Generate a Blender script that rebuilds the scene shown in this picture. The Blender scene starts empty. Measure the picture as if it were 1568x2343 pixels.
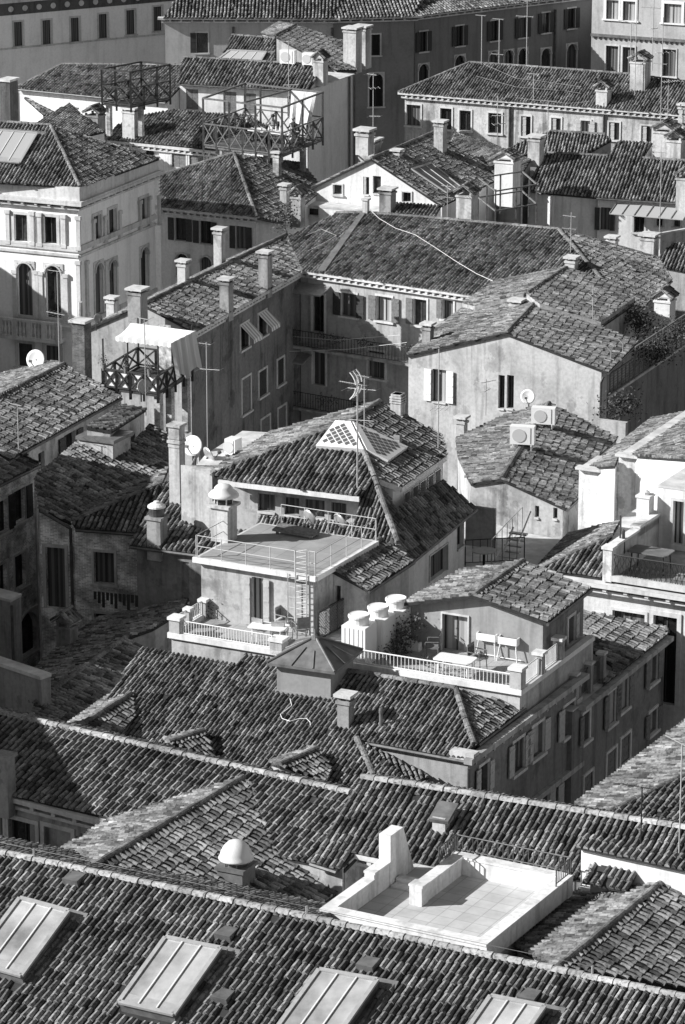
import bpy, bmesh, math, random
import numpy as np
from mathutils import Vector, Matrix
random.seed(7); np.random.seed(7)
R = math.radians
SC = bpy.context.scene
COL = SC.collection

# ------------------------------------------------------------------ camera
CAM_H, PITCH, FPX, CX, CY = 53.0, R(16.8), 8000.0, 784.0, 1171.0
cam_d = bpy.data.cameras.new('camera'); cam = bpy.data.objects.new('camera', cam_d); COL.objects.link(cam)
cam.location = (0, 0, CAM_H); cam.rotation_euler = (R(90) - PITCH, 0, 0)
cam_d.sensor_fit = 'HORIZONTAL'; cam_d.sensor_width = 36.0; cam_d.lens = FPX / 1568.0 * 36.0
cam_d.clip_start = 1.0; cam_d.clip_end = 5000.0
SC.camera = cam

# ------------------------------------------------------------------ sky and sun
SUN_AZ_DIR = Vector((-0.99, -0.14, 0.0)).normalized()     # horizontal direction towards the sun
SUN_EL = R(29)
wd = bpy.data.worlds.new('World'); SC.world = wd; wd.use_nodes = True
nt = wd.node_tree; bg = nt.nodes['Background']
sky = nt.nodes.new('ShaderNodeTexSky'); sky.sky_type = 'NISHITA'; sky.sun_disc = False
sky.air_density = 0.8; sky.dust_density = 0.5; sky.sun_elevation = SUN_EL; sky.sun_rotation = math.atan2(SUN_AZ_DIR.x, SUN_AZ_DIR.y)
bw = nt.nodes.new('ShaderNodeRGBToBW')
nt.links.new(sky.outputs[0], bw.inputs[0]); nt.links.new(bw.outputs[0], bg.inputs['Color'])
bg.inputs['Strength'].default_value = 0.08
sd = bpy.data.lights.new('sun', 'SUN'); sun = bpy.data.objects.new('sun', sd); COL.objects.link(sun)
sd.energy = 5.0; sd.angle = R(0.5); sd.color = (1, 1, 1)
S = Vector((SUN_AZ_DIR.x * math.cos(SUN_EL), SUN_AZ_DIR.y * math.cos(SUN_EL), math.sin(SUN_EL)))
sun.rotation_euler = S.to_track_quat('Z', 'Y').to_euler()
sun.location = (-200, 0, 200)
SC.view_settings.view_transform = 'Standard'; SC.view_settings.look = 'None'
SC.view_settings.exposure = 0.58; SC.view_settings.gamma = 1.0
SC.view_settings.use_curve_mapping = False
SC.render.engine = 'CYCLES'; SC.cycles.max_bounces = 5; SC.cycles.diffuse_bounces = 3

# ------------------------------------------------------------------ rays and planes (photo pixels of a 1568 x 2342 view)
_f = Vector((0, math.cos(PITCH), -math.sin(PITCH))); _u = Vector((0, math.sin(PITCH), math.cos(PITCH)))
CAM = Vector((0, 0, CAM_H))
def ray(x, y): return Vector(((x - CX), 0, 0)) + _u * (CY - y) + _f * FPX
def W(x, y, Z):
    d = ray(x, y); return CAM + d * ((Z - CAM_H) / d.z)
def proj(P):
    q = P - CAM; dz = q.dot(_f); return CX + FPX * q.x / dz, CY - FPX * q.dot(_u) / dz
def pxm(P): return FPX / (P - CAM).dot(_f)
class Pl:
    def __init__(s, p, n): s.p = p.copy(); s.n = n.normalized()
    def hit(s, x, y):
        d = ray(x, y); return CAM + d * ((s.p - CAM).dot(s.n) / d.dot(s.n))
    def z(s, x, y): return s.p.z - (s.n.x * (x - s.p.x) + s.n.y * (y - s.p.y)) / s.n.z
def PL(a, b, slope):
    e = b - a; L = math.hypot(e.x, e.y); ex, ey = e.x / L, e.y / L
    qx, qy = -ey, ex
    if qy < 0: qx, qy = -qx, -qy
    t = e.z / L
    return Pl(a, Vector((-(slope * qx + t * ex), -(slope * qy + t * ey), 1)))
def PV(a, b):                                      # vertical plane through two points
    e = b - a; return Pl(a, Vector((e.y, -e.x, 0)))
def PZ(z): return Pl(Vector((0, 0, z)), Vector((0, 0, 1)))
def P3(a, b, c):
    n = (b - a).cross(c - a); n = n if n.z > 0 else -n; return Pl(a, n)

# ------------------------------------------------------------------ materials
MATS = {}
def _new(name):
    m = bpy.data.materials.new(name); m.use_nodes = True; t = m.node_tree
    return m, t, t.nodes['Principled BSDF']
def _g(v): return (v, v, v, 1)
def plain(name, v, rough=0.7, metal=0.0, spec=0.3):
    if name in MATS: return MATS[name]
    m, t, b = _new(name); b.inputs['Base Color'].default_value = _g(v); b.inputs['Roughness'].default_value = rough
    b.inputs['Metallic'].default_value = metal; b.inputs['Specular IOR Level'].default_value = spec
    MATS[name] = m; return m
def _noise(t, sc, det=4, vec=None):
    n = t.nodes.new('ShaderNodeTexNoise'); n.inputs['Scale'].default_value = sc; n.inputs['Detail'].default_value = det
    n.inputs['Roughness'].default_value = 0.62
    if vec: t.links.new(vec, n.inputs['Vector'])
    return n.outputs['Fac']
def _ramp(t, fac, stops):
    r = t.nodes.new('ShaderNodeValToRGB'); e = r.color_ramp.elements
    e[0].position, e[0].color = stops[0][0], _g(stops[0][1]); e[1].position, e[1].color = stops[-1][0], _g(stops[-1][1])
    for p, c in stops[1:-1]: x = e.new(p); x.color = _g(c)
    t.links.new(fac, r.inputs[0]); return r.outputs[0]
def _mul(t, a, b, mode='MULTIPLY', f=1.0):
    m = t.nodes.new('ShaderNodeMix'); m.data_type = 'RGBA'; m.blend_type = mode; m.inputs[0].default_value = f
    t.links.new(a, m.inputs[6]); t.links.new(b, m.inputs[7]); return m.outputs[2]
def _pos(t, sx=1, sy=1, sz=1):
    g = t.nodes.new('ShaderNodeNewGeometry'); mp = t.nodes.new('ShaderNodeMapping'); mp.inputs['Scale'].default_value = (sx, sy, sz)
    t.links.new(g.outputs['Position'], mp.inputs['Vector']); return mp.outputs[0]
def _bump(t, b, fac, st=0.3, dist=0.02):
    bp = t.nodes.new('ShaderNodeBump'); bp.inputs['Strength'].default_value = st; bp.inputs['Distance'].default_value = dist
    t.links.new(fac, bp.inputs['Height']); t.links.new(bp.outputs[0], b.inputs['Normal'])
def tile_mat(name, v, spread=.95):
    if name in MATS: return MATS[name]
    m, t, b = _new(name)
    g = t.nodes.new('ShaderNodeNewGeometry')
    lo, hi = max(0.0, 1 - 0.72 * spread), 1 + 1.0 * spread
    c = _ramp(t, g.outputs['Random Per Island'], [(0, v * lo), (0.18, v * (1 - .42 * spread)), (0.5, v), (0.8, v * (1 + .3 * spread)), (0.93, v * (1 + .55 * spread)), (1, v * hi)])
    big = _ramp(t, _noise(t, 0.45, 5, _pos(t)), [(0.32, 0.6), (0.5, 1.0), (0.68, 1.3)])
    sm = _ramp(t, _noise(t, 9.0, 5, _pos(t)), [(0.34, 0.34), (0.47, 0.92), (0.7, 1.35)])
    c = _mul(t, _mul(t, c, big), sm)
    t.links.new(c, b.inputs['Base Color']); b.inputs['Roughness'].default_value = 0.92; b.inputs['Specular IOR Level'].default_value = 0.12
    _bump(t, b, _noise(t, 28, 4, _pos(t)), 0.5, 0.012)
    MATS[name] = m; return m
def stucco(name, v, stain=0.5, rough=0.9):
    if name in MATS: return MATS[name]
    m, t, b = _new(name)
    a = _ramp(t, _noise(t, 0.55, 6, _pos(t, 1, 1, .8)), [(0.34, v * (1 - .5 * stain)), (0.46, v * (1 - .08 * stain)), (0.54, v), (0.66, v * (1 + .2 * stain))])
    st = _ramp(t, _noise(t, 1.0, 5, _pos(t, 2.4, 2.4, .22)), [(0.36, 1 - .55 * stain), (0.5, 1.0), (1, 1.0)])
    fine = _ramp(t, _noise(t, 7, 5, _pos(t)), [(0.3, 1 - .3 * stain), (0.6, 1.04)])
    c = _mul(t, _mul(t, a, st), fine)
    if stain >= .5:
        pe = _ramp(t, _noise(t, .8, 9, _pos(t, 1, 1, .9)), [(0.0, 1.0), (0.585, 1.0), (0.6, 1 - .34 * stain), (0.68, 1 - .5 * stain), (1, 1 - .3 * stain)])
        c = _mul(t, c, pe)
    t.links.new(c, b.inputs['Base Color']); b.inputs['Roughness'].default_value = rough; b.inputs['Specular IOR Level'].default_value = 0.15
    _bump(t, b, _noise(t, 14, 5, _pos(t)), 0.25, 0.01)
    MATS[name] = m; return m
def brick_mat(name, v):
    if name in MATS: return MATS[name]
    m, t, b = _new(name)
    g = t.nodes.new('ShaderNodeNewGeometry')
    d = t.nodes.new('ShaderNodeVectorMath'); d.operation = 'DOT_PRODUCT'; d.inputs[1].default_value = (.75, .62, 0)
    t.links.new(g.outputs['Position'], d.inputs[0])
    sp = t.nodes.new('ShaderNodeSeparateXYZ'); t.links.new(g.outputs['Position'], sp.inputs[0])
    cb = t.nodes.new('ShaderNodeCombineXYZ'); t.links.new(d.outputs['Value'], cb.inputs[0]); t.links.new(sp.outputs[2], cb.inputs[1])
    br = t.nodes.new('ShaderNodeTexBrick'); t.links.new(cb.outputs[0], br.inputs['Vector'])
    br.inputs['Scale'].default_value = 4.2; br.inputs['Color1'].default_value = _g(v); br.inputs['Color2'].default_value = _g(v * .55)
    br.inputs['Mortar'].default_value = _g(v * 1.25); br.inputs['Mortar Size'].default_value = .02
    sm = _ramp(t, _noise(t, 1.3, 6, _pos(t)), [(0.35, .45), (0.5, 1), (.66, 1.75)])
    t.links.new(_mul(t, br.outputs['Color'], sm), b.inputs['Base Color']); b.inputs['Roughness'].default_value = 0.95
    _bump(t, b, br.outputs['Fac'], -0.4, 0.02)
    MATS[name] = m; return m
def mottled(name, v, sc=6, amt=.35, rough=.6, metal=0, spec=.3):
    if name in MATS: return MATS[name]
    m, t, b = _new(name)
    c = _ramp(t, _noise(t, sc, 5, _pos(t)), [(0.3, v * (1 - amt)), (0.7, v * (1 + amt))])
    t.links.new(c, b.inputs['Base Color']); b.inputs['Roughness'].default_value = rough; b.inputs['Metallic'].default_value = metal
    b.inputs['Specular IOR Level'].default_value = spec
    MATS[name] = m; return m
def striped(name, v1, v2, ax, freq):
    if name in MATS: return MATS[name]
    m, t, b = _new(name)
    d = t.nodes.new('ShaderNodeVectorMath'); d.operation = 'DOT_PRODUCT'; d.inputs[1].default_value = ax
    g = t.nodes.new('ShaderNodeNewGeometry'); t.links.new(g.outputs['Position'], d.inputs[0])
    mm = t.nodes.new('ShaderNodeMath'); mm.operation = 'MULTIPLY'; mm.inputs[1].default_value = freq; t.links.new(d.outputs['Value'], mm.inputs[0])
    fr = t.nodes.new('ShaderNodeMath'); fr.operation = 'FRACT'; t.links.new(mm.outputs[0], fr.inputs[0])
    c = _ramp(t, fr.outputs[0], [(0.0, v1), (0.45, v1), (0.55, v2), (1, v2)])
    t.links.new(c, b.inputs['Base Color']); b.inputs['Roughness'].default_value = .9
    MATS[name] = m; return m
def floor_tiles(name, v, sz, ang=0.43):
    if name in MATS: return MATS[name]
    m, t, b = _new(name)
    g = t.nodes.new('ShaderNodeNewGeometry'); mp = t.nodes.new('ShaderNodeMapping'); mp.inputs['Rotation'].default_value = (0, 0, ang)
    t.links.new(g.outputs['Position'], mp.inputs['Vector'])
    br = t.nodes.new('ShaderNodeTexBrick'); br.offset = 0; t.links.new(mp.outputs[0], br.inputs['Vector'])
    br.inputs['Scale'].default_value = 1.0; br.inputs['Brick Width'].default_value = sz; br.inputs['Row Height'].default_value = sz
    br.inputs['Color1'].default_value = _g(v); br.inputs['Color2'].default_value = _g(v * .86); br.inputs['Mortar'].default_value = _g(v * .62)
    br.inputs['Mortar Size'].default_value = .012
    sm = _ramp(t, _noise(t, 1.5, 6, _pos(t)), [(0.3, .8), (.7, 1.1)])
    t.links.new(_mul(t, br.outputs['Color'], sm), b.inputs['Base Color']); b.inputs['Roughness'].default_value = 0.8
    MATS[name] = m; return m
T_MID = tile_mat('roof_tile', .195); T_DARK = tile_mat('roof_tile_dark', .21); T_LIGHT = tile_mat('roof_tile_light', .185)
T_OLD = tile_mat('roof_tile_old', .18, 1.0)
MORTAR = mottled('ridge_mortar', .36, 5, .4, .9); BED = mottled('roof_bed', .035, 3, .4, .95)
CAPM = tile_mat('ridge_cap_tile', .165, .5); CAPL = tile_mat('ridge_cap_light', .33, .4)
STONE = stucco('istrian_stone', .62, .45); DIRTY = stucco('weathered_stone', .42, .7)
WHITE = stucco('white_wall', .74, .35); WHITE2 = stucco('streaked_white_wall', .72, .8); PALE = stucco('pale_stucco', .46, .65)
GREY = stucco('grey_stucco', .36, .6); MIDG = stucco('mid_stucco', .25, .6); DKRED = stucco('deep_red_stucco', .22, .3)
BRICK = brick_mat('old_brick', .7); CHIMW = stucco('chimney_render', .55, .7); CHIMG = stucco('chimney_grey', .34, .7)
PAINT = mottled('white_paint', .78, 3, .06, .5); WPLASTIC = plain('white_plastic', .8, .35)
DKWOOD = mottled('dark_wood', .045, 8, .5, .7); WOOD = mottled('grey_wood', .16, 8, .5, .8); SHUT = mottled('shutter_dark', .05, 9, .35, .6)
SHUTM = mottled('shutter_mid', .17, 9, .3, .6); SHUTW = mottled('shutter_white', .8, 6, .1, .5); SHUTG = mottled('shutter_grey', .42, 6, .15, .6)
GLASSD = plain('window_dark', .012, .12, 0, .5); CURT = striped('curtain', .42, .28, (.8, .5, 0), 7); CURTD = striped('dim_curtain', .16, .07, (.8, .5, 0), 7)
IRON = plain('dark_iron', .03, .5); STEEL = mottled('galvanised_steel', .5, 6, .2, .4, .6); WHITEM = plain('white_metal', .72, .4)
LEAD = mottled('lead_sheet', .17, 2.5, .35, .5, .2); GUT = mottled('gutter_metal', .10, 4, .4, .45, .3)
LEAF = tile_mat('foliage', .12, .8); SKYGL = mottled('skylight_glass', .38, .55, .5, .12, 0, .9); TERR = mottled('terracotta_pot', .2, 6, .3, .8)  # skylight glass: pale blotches in the colour stand in for sky reflection
BRICKL = brick_mat('brick_chimney', .4)
DECK = mottled('deck_concrete', .55, 1.6, .3, .9); ASPH = mottled('paving', .09, 2, .3, .9)

# ------------------------------------------------------------------ mesh builder
class MB:
    def __init__(s): s.V = []; s.F = []; s.I = []
    def add(s, vs, fs, mi=0):
        o = len(s.V); s.V += [tuple(v) for v in vs]; s.F += [tuple(o + i for i in f) for f in fs]; s.I += [mi] * len(fs); return s
    def quad(s, a, b, c, d, mi=0): return s.add([a, b, c, d], [(0, 1, 2, 3)], mi)
    def poly(s, pts, mi=0): return s.add(pts, [tuple(range(len(pts)))], mi)
    def box(s, c, ex, ey, ez, mi=0):               # centre and three half-extent vectors
        c, ex, ey, ez = map(Vector, (c, ex, ey, ez))
        v = [c + ex * i + ey * j + ez * k for k in (-1, 1) for j in (-1, 1) for i in (-1, 1)]
        return s.add(v, [(0, 2, 3, 1), (4, 5, 7, 6), (0, 1, 5, 4), (2, 6, 7, 3), (0, 4, 6, 2), (1, 3, 7, 5)], mi)
    def bar(s, p, q, w, h=None, mi=0, up=Vector((0, 0, 1))):
        p, q = Vector(p), Vector(q); d = q - p; L = d.length
        if L < 1e-5: return s
        d = d / L; a = d.cross(up)
        if a.length < 1e-3: a = d.cross(Vector((0, 1, 0)))
        a.normalize(); c = a.cross(d); h = w if h is None else h
        return s.box((p + q) / 2, d * L / 2, a * w / 2, c * h / 2, mi)
    def tube(s, p, q, r, n=6, r2=None, mi=0, caps=True):
        p, q = Vector(p), Vector(q); d = (q - p).normalized(); r2 = r if r2 is None else r2
        a = d.cross(Vector((0, 0, 1))); a = a if a.length > 1e-3 else d.cross(Vector((0, 1, 0))); a.normalize(); b = d.cross(a)
        vs = [p + (a * math.cos(t) + b * math.sin(t)) * r for t in [2 * math.pi * i / n for i in range(n)]] + \
             [q + (a * math.cos(t) + b * math.sin(t)) * r2 for t in [2 * math.pi * i / n for i in range(n)]]
        fs = [(i, (i + 1) % n, n + (i + 1) % n, n + i) for i in range(n)]
        if caps: fs += [tuple(range(n - 1, -1, -1)), tuple(range(n, 2 * n))]
        return s.add(vs, fs, mi)
    def path(s, pts, r, n=5, mi=0):
        for a, b in zip(pts, pts[1:]): s.tube(a, b, r, n, mi=mi)
        return s
    def lathe(s, o, prof, n=20, mi=0, ax=Vector((0, 0, 1))):   # prof: (radius, height)
        o = Vector(o); ax = Vector(ax).normalized(); a = ax.cross(Vector((0, 1, 0.01))).normalized(); b = ax.cross(a)
        vs = [o + ax * h + (a * math.cos(2 * math.pi * i / n) + b * math.sin(2 * math.pi * i / n)) * r for r, h in prof for i in range(n)]
        fs = [(k * n + i, k * n + (i + 1) % n, (k + 1) * n + (i + 1) % n, (k + 1) * n + i) for k in range(len(prof) - 1) for i in range(n)]
        fs += [tuple(range(n - 1, -1, -1)), tuple(range((len(prof) - 1) * n, len(prof) * n))]
        return s.add(vs, fs, mi)
    def prism(s, top, zb, mi=0, cap=True):         # polygon of 3D points extruded down to zb
        n = len(top); bot = [Vector((p[0], p[1], zb)) for p in top]
        fs = [(i, (i + 1) % n, n + (i + 1) % n, n + i) for i in range(n)]
        if cap: fs.append(tuple(range(n)))
        return s.add(list(top) + bot, fs, mi)
    def slab(s, top, th, mi=0):
        n = len(top); bot = [Vector(p) - Vector((0, 0, th)) for p in top]
        return s.add(list(top) + bot, [(i, (i + 1) % n, n + (i + 1) % n, n + i) for i in range(n)] + [tuple(range(n)), tuple(range(2 * n - 1, n - 1, -1))], mi)
def fix_normals(me):
    bm = bmesh.new(); bm.from_mesh(me); bmesh.ops.recalc_face_normals(bm, faces=bm.faces[:]); bm.to_mesh(me); bm.free()
def obj(name, mb, mats, parent=None, org=None, smooth=False):
    if not mb.F: return None
    mats = mats if isinstance(mats, (list, tuple)) else [mats]
    o0 = org if org is not None else (parent_org(parent) if parent else None)
    A = np.array(mb.V, dtype=float)
    if o0 is None: o0 = Vector(((A[:, 0].min() + A[:, 0].max()) / 2, (A[:, 1].min() + A[:, 1].max()) / 2, A[:, 2].min()))
    A = A - np.array(o0)
    me = bpy.data.meshes.new(name); me.from_pydata(A.tolist(), [], mb.F)
    for m in mats: me.materials.append(m)
    if len(mats) > 1: me.polygons.foreach_set('material_index', mb.I)
    me.update(); fix_normals(me) if len(mb.F) < 3000 else None
    if smooth: me.polygons.foreach_set('use_smooth', [True] * len(me.polygons))
    o = bpy.data.objects.new(name, me); COL.objects.link(o)
    if parent: o.parent = parent
    else: o.location = o0
    return o
ORG = {}
def parent_org(p):
    while p.parent: p = p.parent
    return Vector(p.location)
def tag(o, label=None, cat=None, group=None, kind=None):
    for k, v in (('label', label), ('category', cat), ('group', group), ('kind', kind)):
        if v: o[k] = v
    return o
def thing(name, label, cat, loc, group=None):
    o = bpy.data.objects.new(name, None); COL.objects.link(o); o.location = loc; o.empty_display_size = .3
    return tag(o, label, cat, group)
def copy_tree(o, parent=None):
    c = o.copy(); COL.objects.link(c)
    if parent: c.parent = parent
    for ch in [x for x in SC.objects if x.parent == o]: copy_tree(ch, c)
    return c

# ------------------------------------------------------------------ roofs of half-round tiles
def seg_u(poly, u):                                # crossings of the line U = u with a polygon in (u, v)
    out = []
    n = len(poly)
    for i in range(n):
        (u0, v0), (u1, v1) = poly[i], poly[(i + 1) % n]
        if (u0 <= u < u1) or (u1 <= u < u0): out.append(v0 + (v1 - v0) * (u - u0) / (u1 - u0))
    out.sort(); return list(zip(out[::2], out[1::2]))
ANG = [math.pi * i / 5 for i in range(6)]
def tiles(mb, pts, pl, sp=.20, row=.34, mi=0, over=.05, seed=0, jit=1.0, holes=()):
    rnd = random.Random(seed)
    n = pl.n; g = Vector((-n.x, -n.y, 0)); sl = g.length / n.z
    if sl < 1e-3: return
    g.normalize(); v3 = Vector((g.x, g.y, sl)).normalized(); u3 = Vector((g.y, -g.x, 0)); w3 = n
    o = pts[0]
    P2 = [((p - o).dot(u3), (p - o).dot(v3)) for p in pts]
    H2 = [[((p - o).dot(u3), (p - o).dot(v3)) for p in h] for h in holes]
    umin, umax = min(p[0] for p in P2), max(p[0] for p in P2)
    vmin = min(p[1] for p in P2)
    nc = int((umax - umin) / sp)
    if nc < 1: return
    r0 = sp * .37
    for c in range(nc + 1):
        u = umin + (c + .5) * (umax - umin) / (nc + 1)
        off = rnd.uniform(-.05, .05) * jit; ph = rnd.uniform(0, 6)
        for (a, b) in seg_u(P2, u):
            cuts = []
            for h in H2: cuts += seg_u(h, u)
            k = 0; v = vmin + off - row
            while v < b:
                t0, t1 = v, v + row + .07
                v += row
                t0 = max(t0, a - over); t1 = min(t1, b + .03)
                if t1 - t0 < .1: continue
                mid = (t0 + t1) / 2
                if any(x - .12 < mid < y + .12 for x, y in cuts): continue
                du = rnd.uniform(-.012, .012) * jit + .012 * math.sin(mid * .9 + ph); sk = rnd.uniform(-.018, .018) * jit
                if jit == 1.0:
                    z_ = rnd.random()
                    if z_ < .006: continue
                    if z_ < .03: t0 -= .07; t1 -= .07; sk *= 3; du += rnd.uniform(-.03, .03)
                lift = .028 + rnd.uniform(-.008, .012) * jit; ra = r0 * rnd.uniform(.95, 1.08); rb = ra * .80
                vs = []
                for (tv, rr, hh, dd) in ((t0, ra, lift, du), (t1, rb, .0, du + sk)):
                    for q in ANG: vs.append(o + u3 * (u + dd + rr * math.cos(q)) + v3 * tv + w3 * (hh + rr * 1.28 * math.sin(q)))
                mb.add(vs, [(i, i + 1, 7 + i, 6 + i) for i in range(5)] + [(0, 5, 4, 3, 2, 1)], mi)
def caps(mb, a, b, r=.12, L=.42, mi=0, seed=1):
    rnd = random.Random(seed); d = b - a; n = max(1, int(d.length / L)); e = d.normalized()
    s = e.cross(Vector((0, 0, 1))).normalized(); up = s.cross(e)
    for i in range(n):
        p = a + d * (i / n); q = a + d * ((i + 1.12) / n) if i < n - 1 else b
        ra = r * rnd.uniform(.94, 1.06); j = s * rnd.uniform(-.012, .012)
        vs = [p + j + s * ra * math.cos(t) + up * (ra * .85 * math.sin(t) - .0) for t in ANG] + [q + j + s * ra * .86 * math.cos(t) + up * (ra * .7 * math.sin(t)) for t in ANG]
        mb.add(vs, [(k, k + 1, 7 + k, 6 + k) for k in range(5)] + [(0, 5, 4, 3, 2, 1), (6, 7, 8, 9, 10, 11)], mi)
def inset(poly, ds):
    n = len(poly); L = []
    for i in range(n):
        a, b = poly[i], poly[(i + 1) % n]; dx, dy = b[0] - a[0], b[1] - a[1]; l = math.hypot(dx, dy)
        nx, ny = -dy / l, dx / l; L.append((a[0] + nx * ds[i], a[1] + ny * ds[i], dx / l, dy / l))
    out = []
    for i in range(n):
        x1, y1, ax, ay = L[i - 1]; x2, y2, bx, by = L[i]; det = ax * by - ay * bx
        if abs(det) < .05: out.append((x2, y2)); continue
        t = ((x2 - x1) * by - (y2 - y1) * bx) / det; X, Y = x1 + ax * t, y1 + ay * t
        dx, dy = X - poly[i][0], Y - poly[i][1]; l = math.hypot(dx, dy); mx = 2.2 * max(ds[i - 1], ds[i], .03)
        if l > mx: X, Y = poly[i][0] + dx * mx / l, poly[i][1] + dy * mx / l
        out.append((X, Y))
    return out

WALL_T = .30
WRND = random.Random(21); GLASSM = mottled('window_glint', .05, 1.5, .8, .15, 0, .8)
class Bld:
    def __init__(s, name, label, cat, wall=GREY, tile=None, frame=None, group=None, zb=0.0, shut=None):
        s.name, s.label, s.cat, s.group = name, label, cat, group
        s.wallm, s.tile, s.framem, s.zb, s.shut = wall, tile or T_MID, frame or STONE, zb, shut or SHUT
        s.roofs = []; s.wins = {}; s.root = None; s.capm = CAPM; s.corn = {}; s.fmat = {}; s.ch = []; s.gutter = True
        s.deckm = DECK; s.sp = .20; s.noroof = False; s.later = []
    def roof(s, pts, pl, edges, oe=.32, og=.12, sp=None, tile=True, row=.34, th=.1, holes=(), over=.05, capr=.12, body=True):
        P = [pl.hit(*p) if not isinstance(p, Vector) else p for p in pts]
        idx = list(range(len(P)))
        A = sum(P[i].x * P[(i + 1) % len(P)].y - P[(i + 1) % len(P)].x * P[i].y for i in range(len(P)))
        E = list(edges); n = len(P)
        if A < 0:
            P = P[::-1]; E = [E[(n - 2 - i) % n] for i in range(n)]; idx = [(n - 2 - i) % n for i in range(n)]
        s.roofs.append(dict(P=P, pl=pl, E=E, idx=idx, oe=oe, og=og, sp=sp, tile=tile, row=row, th=th, holes=holes, over=over, capr=capr, body=body))
        return [pl.hit(*p) if not isinstance(p, Vector) else p for p in pts]
    def win(s, ri, ei, *ws): s.wins.setdefault((ri, ei), []).extend(ws)
    def build(s):
        c = sum((p for r in s.roofs for p in r['P']), Vector()) / sum(len(r['P']) for r in s.roofs)
        s.root = thing(s.name, s.label, s.cat, (c.x, c.y, s.zb), s.group)
        rm, cm, wm, gm = MB(), MB(), MB(), MB(); mats = [s.wallm]; s.fac = {}
        for ri, r in enumerate(s.roofs):
            P, pl, E = r['P'], r['pl'], r['E']; n = len(P)
            if r['tile']:
                rm.slab(P, r['th'], 1); tiles(rm, P, pl, r['sp'] or s.sp, r['row'], 0, r['over'], seed=ri * 31 + len(s.label), holes=r['holes'])
                for i in range(n):
                    if E[i] in 'rh':
                        cm = MB(); caps(cm, P[i] + Vector((0, 0, .04)), P[(i + 1) % n] + Vector((0, 0, .04)), r['capr'], seed=i); obj('ridge_tiles' if E[i] == 'r' else 'hip_tiles', cm, s.capm, s.root)
            elif r['th'] > 0: rm.slab(P, r['th'], 2)
            q = [(p.x, p.y) for p in P]
            off = {'e': r['oe'], 'g': r['og'], 'x': .02}
            P1 = inset(q, [off.get(c, 0) for c in E]); Q = inset(q, [off.get(c, 0) + (WALL_T if c in 'eg' else 0) for c in E])
            zt = lambda x, y: pl.z(x, y) - r['th'] - .012
            if r['body']: wm.prism([Vector((x, y, zt(x, y))) for x, y in Q], s.zb, 0)
            for i in range(n):
                if E[i] not in 'eg': continue
                a, b = P1[i], P1[(i + 1) % n]; key = (ri, r['idx'][i])
                A3, B3 = Vector((a[0], a[1], zt(*a))), Vector((b[0], b[1], zt(*b)))
                mi = 0
                if key in s.fmat:
                    if s.fmat[key] not in mats: mats.append(s.fmat[key])
                    mi = mats.index(s.fmat[key])
                ends = (E[i - 1] not in 'eg', E[(i + 1) % n] not in 'eg')
                s.fac[key] = (A3, B3)
                s._panel(wm, A3, B3, s.wins.get(key, []), mi, ends)
                if E[i] == 'e':
                    k = s.corn.get(key, 'gutter' if s.gutter else None)
                    u = (B3 - A3).normalized(); nn = Vector((u.y, -u.x, 0)).normalized()
                    if k == 'gutter':
                        e0, e1 = P[i], P[(i + 1) % n]; dz = Vector((0, 0, -.07))
                        gm.tube(e0 + dz + nn * .05, e1 + dz + nn * .05, .06, 6)
                    elif k == 'cornice' or k == 'dentil':
                        bm_ = MB(); dz = Vector((0, 0, -.10)); L = (B3 - A3).length; w = r['oe']
                        bm_.box((A3 + B3) / 2 + nn * (w / 2 - .02) + Vector((0, 0, -.07)), u * (L / 2 + w), nn * (w / 2 + .03), Vector((0, 0, .075)))
                        bm_.box((A3 + B3) / 2 + nn * (w * .3) + Vector((0, 0, -.34)), u * (L / 2 + w * .5), nn * (w * .3), Vector((0, 0, .05)))
                        st = .42 if k == 'dentil' else .8
                        for j in range(int(L / st)):
                            bm_.box(A3 + u * (st * (j + .5)) + nn * (w * .42) + Vector((0, 0, -.215)), u * .07, nn * w * .42, Vector((0, 0, .06)))
                        obj('cornice', bm_, STONE, s.root)
        obj('roof', rm, [s.tile, BED, s.deckm], s.root)
        s.wall = obj('wall', wm, mats, s.root)
        if gm.F: obj('gutter', gm, GUT, s.root)
        for f in s.later: f(s)
        return s
    def _panel(s, wm, A, B, wins, mi, ends):
        u = Vector((B.x - A.x, B.y - A.y, 0)); L = u.length
        if L < .05: return
        u /= L; nn = Vector((u.y, -u.x, 0)); zb = s.zb
        ztop = lambda t: A.z + (B.z - A.z) * t / L
        pv = Pl(A, nn); hs = []
        for w in wins:
            st, cx, cy, wp, hp = w[:5]; ctr = pv.hit(cx, cy); t = (ctr - A).dot(u)
            p0 = proj(ctr); p1 = proj(ctr + u * .5); p2 = proj(ctr + Vector((0, 0, .5)))
            ww = wp / max(4.0, abs(p1[0] - p0[0]) * 2); hh = hp / (abs(p2[1] - p0[1]) * 2)
            u0, u1 = max(.05, t - ww / 2), min(L - .05, t + ww / 2); z0, z1 = max(zb + .1, ctr.z - hh / 2), min(ctr.z + hh / 2, min(ztop(t - ww / 2), ztop(t + ww / 2)) - .05)
            if u1 - u0 < .1 or z1 - z0 < .1: continue
            hs.append((u0, u1, z0, z1, w))
        xs = sorted({0.0, L} | {h[0] for h in hs} | {h[1] for h in hs})
        pt = lambda t, z, d=0: A + u * t + Vector((0, 0, z - A.z)) + nn * d
        for x0, x1 in zip(xs, xs[1:]):
            if x1 - x0 < 1e-4: continue
            m = (x0 + x1) / 2; z = zb
            for h in sorted([h for h in hs if h[0] < m < h[1]], key=lambda h: h[2]):
                if h[2] > z: wm.quad(pt(x0, z), pt(x1, z), pt(x1, h[2]), pt(x0, h[2]), mi)
                z = max(z, h[3])
            wm.quad(pt(x0, z), pt(x1, z), pt(x1, ztop(x1)), pt(x0, ztop(x0)), mi)
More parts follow.
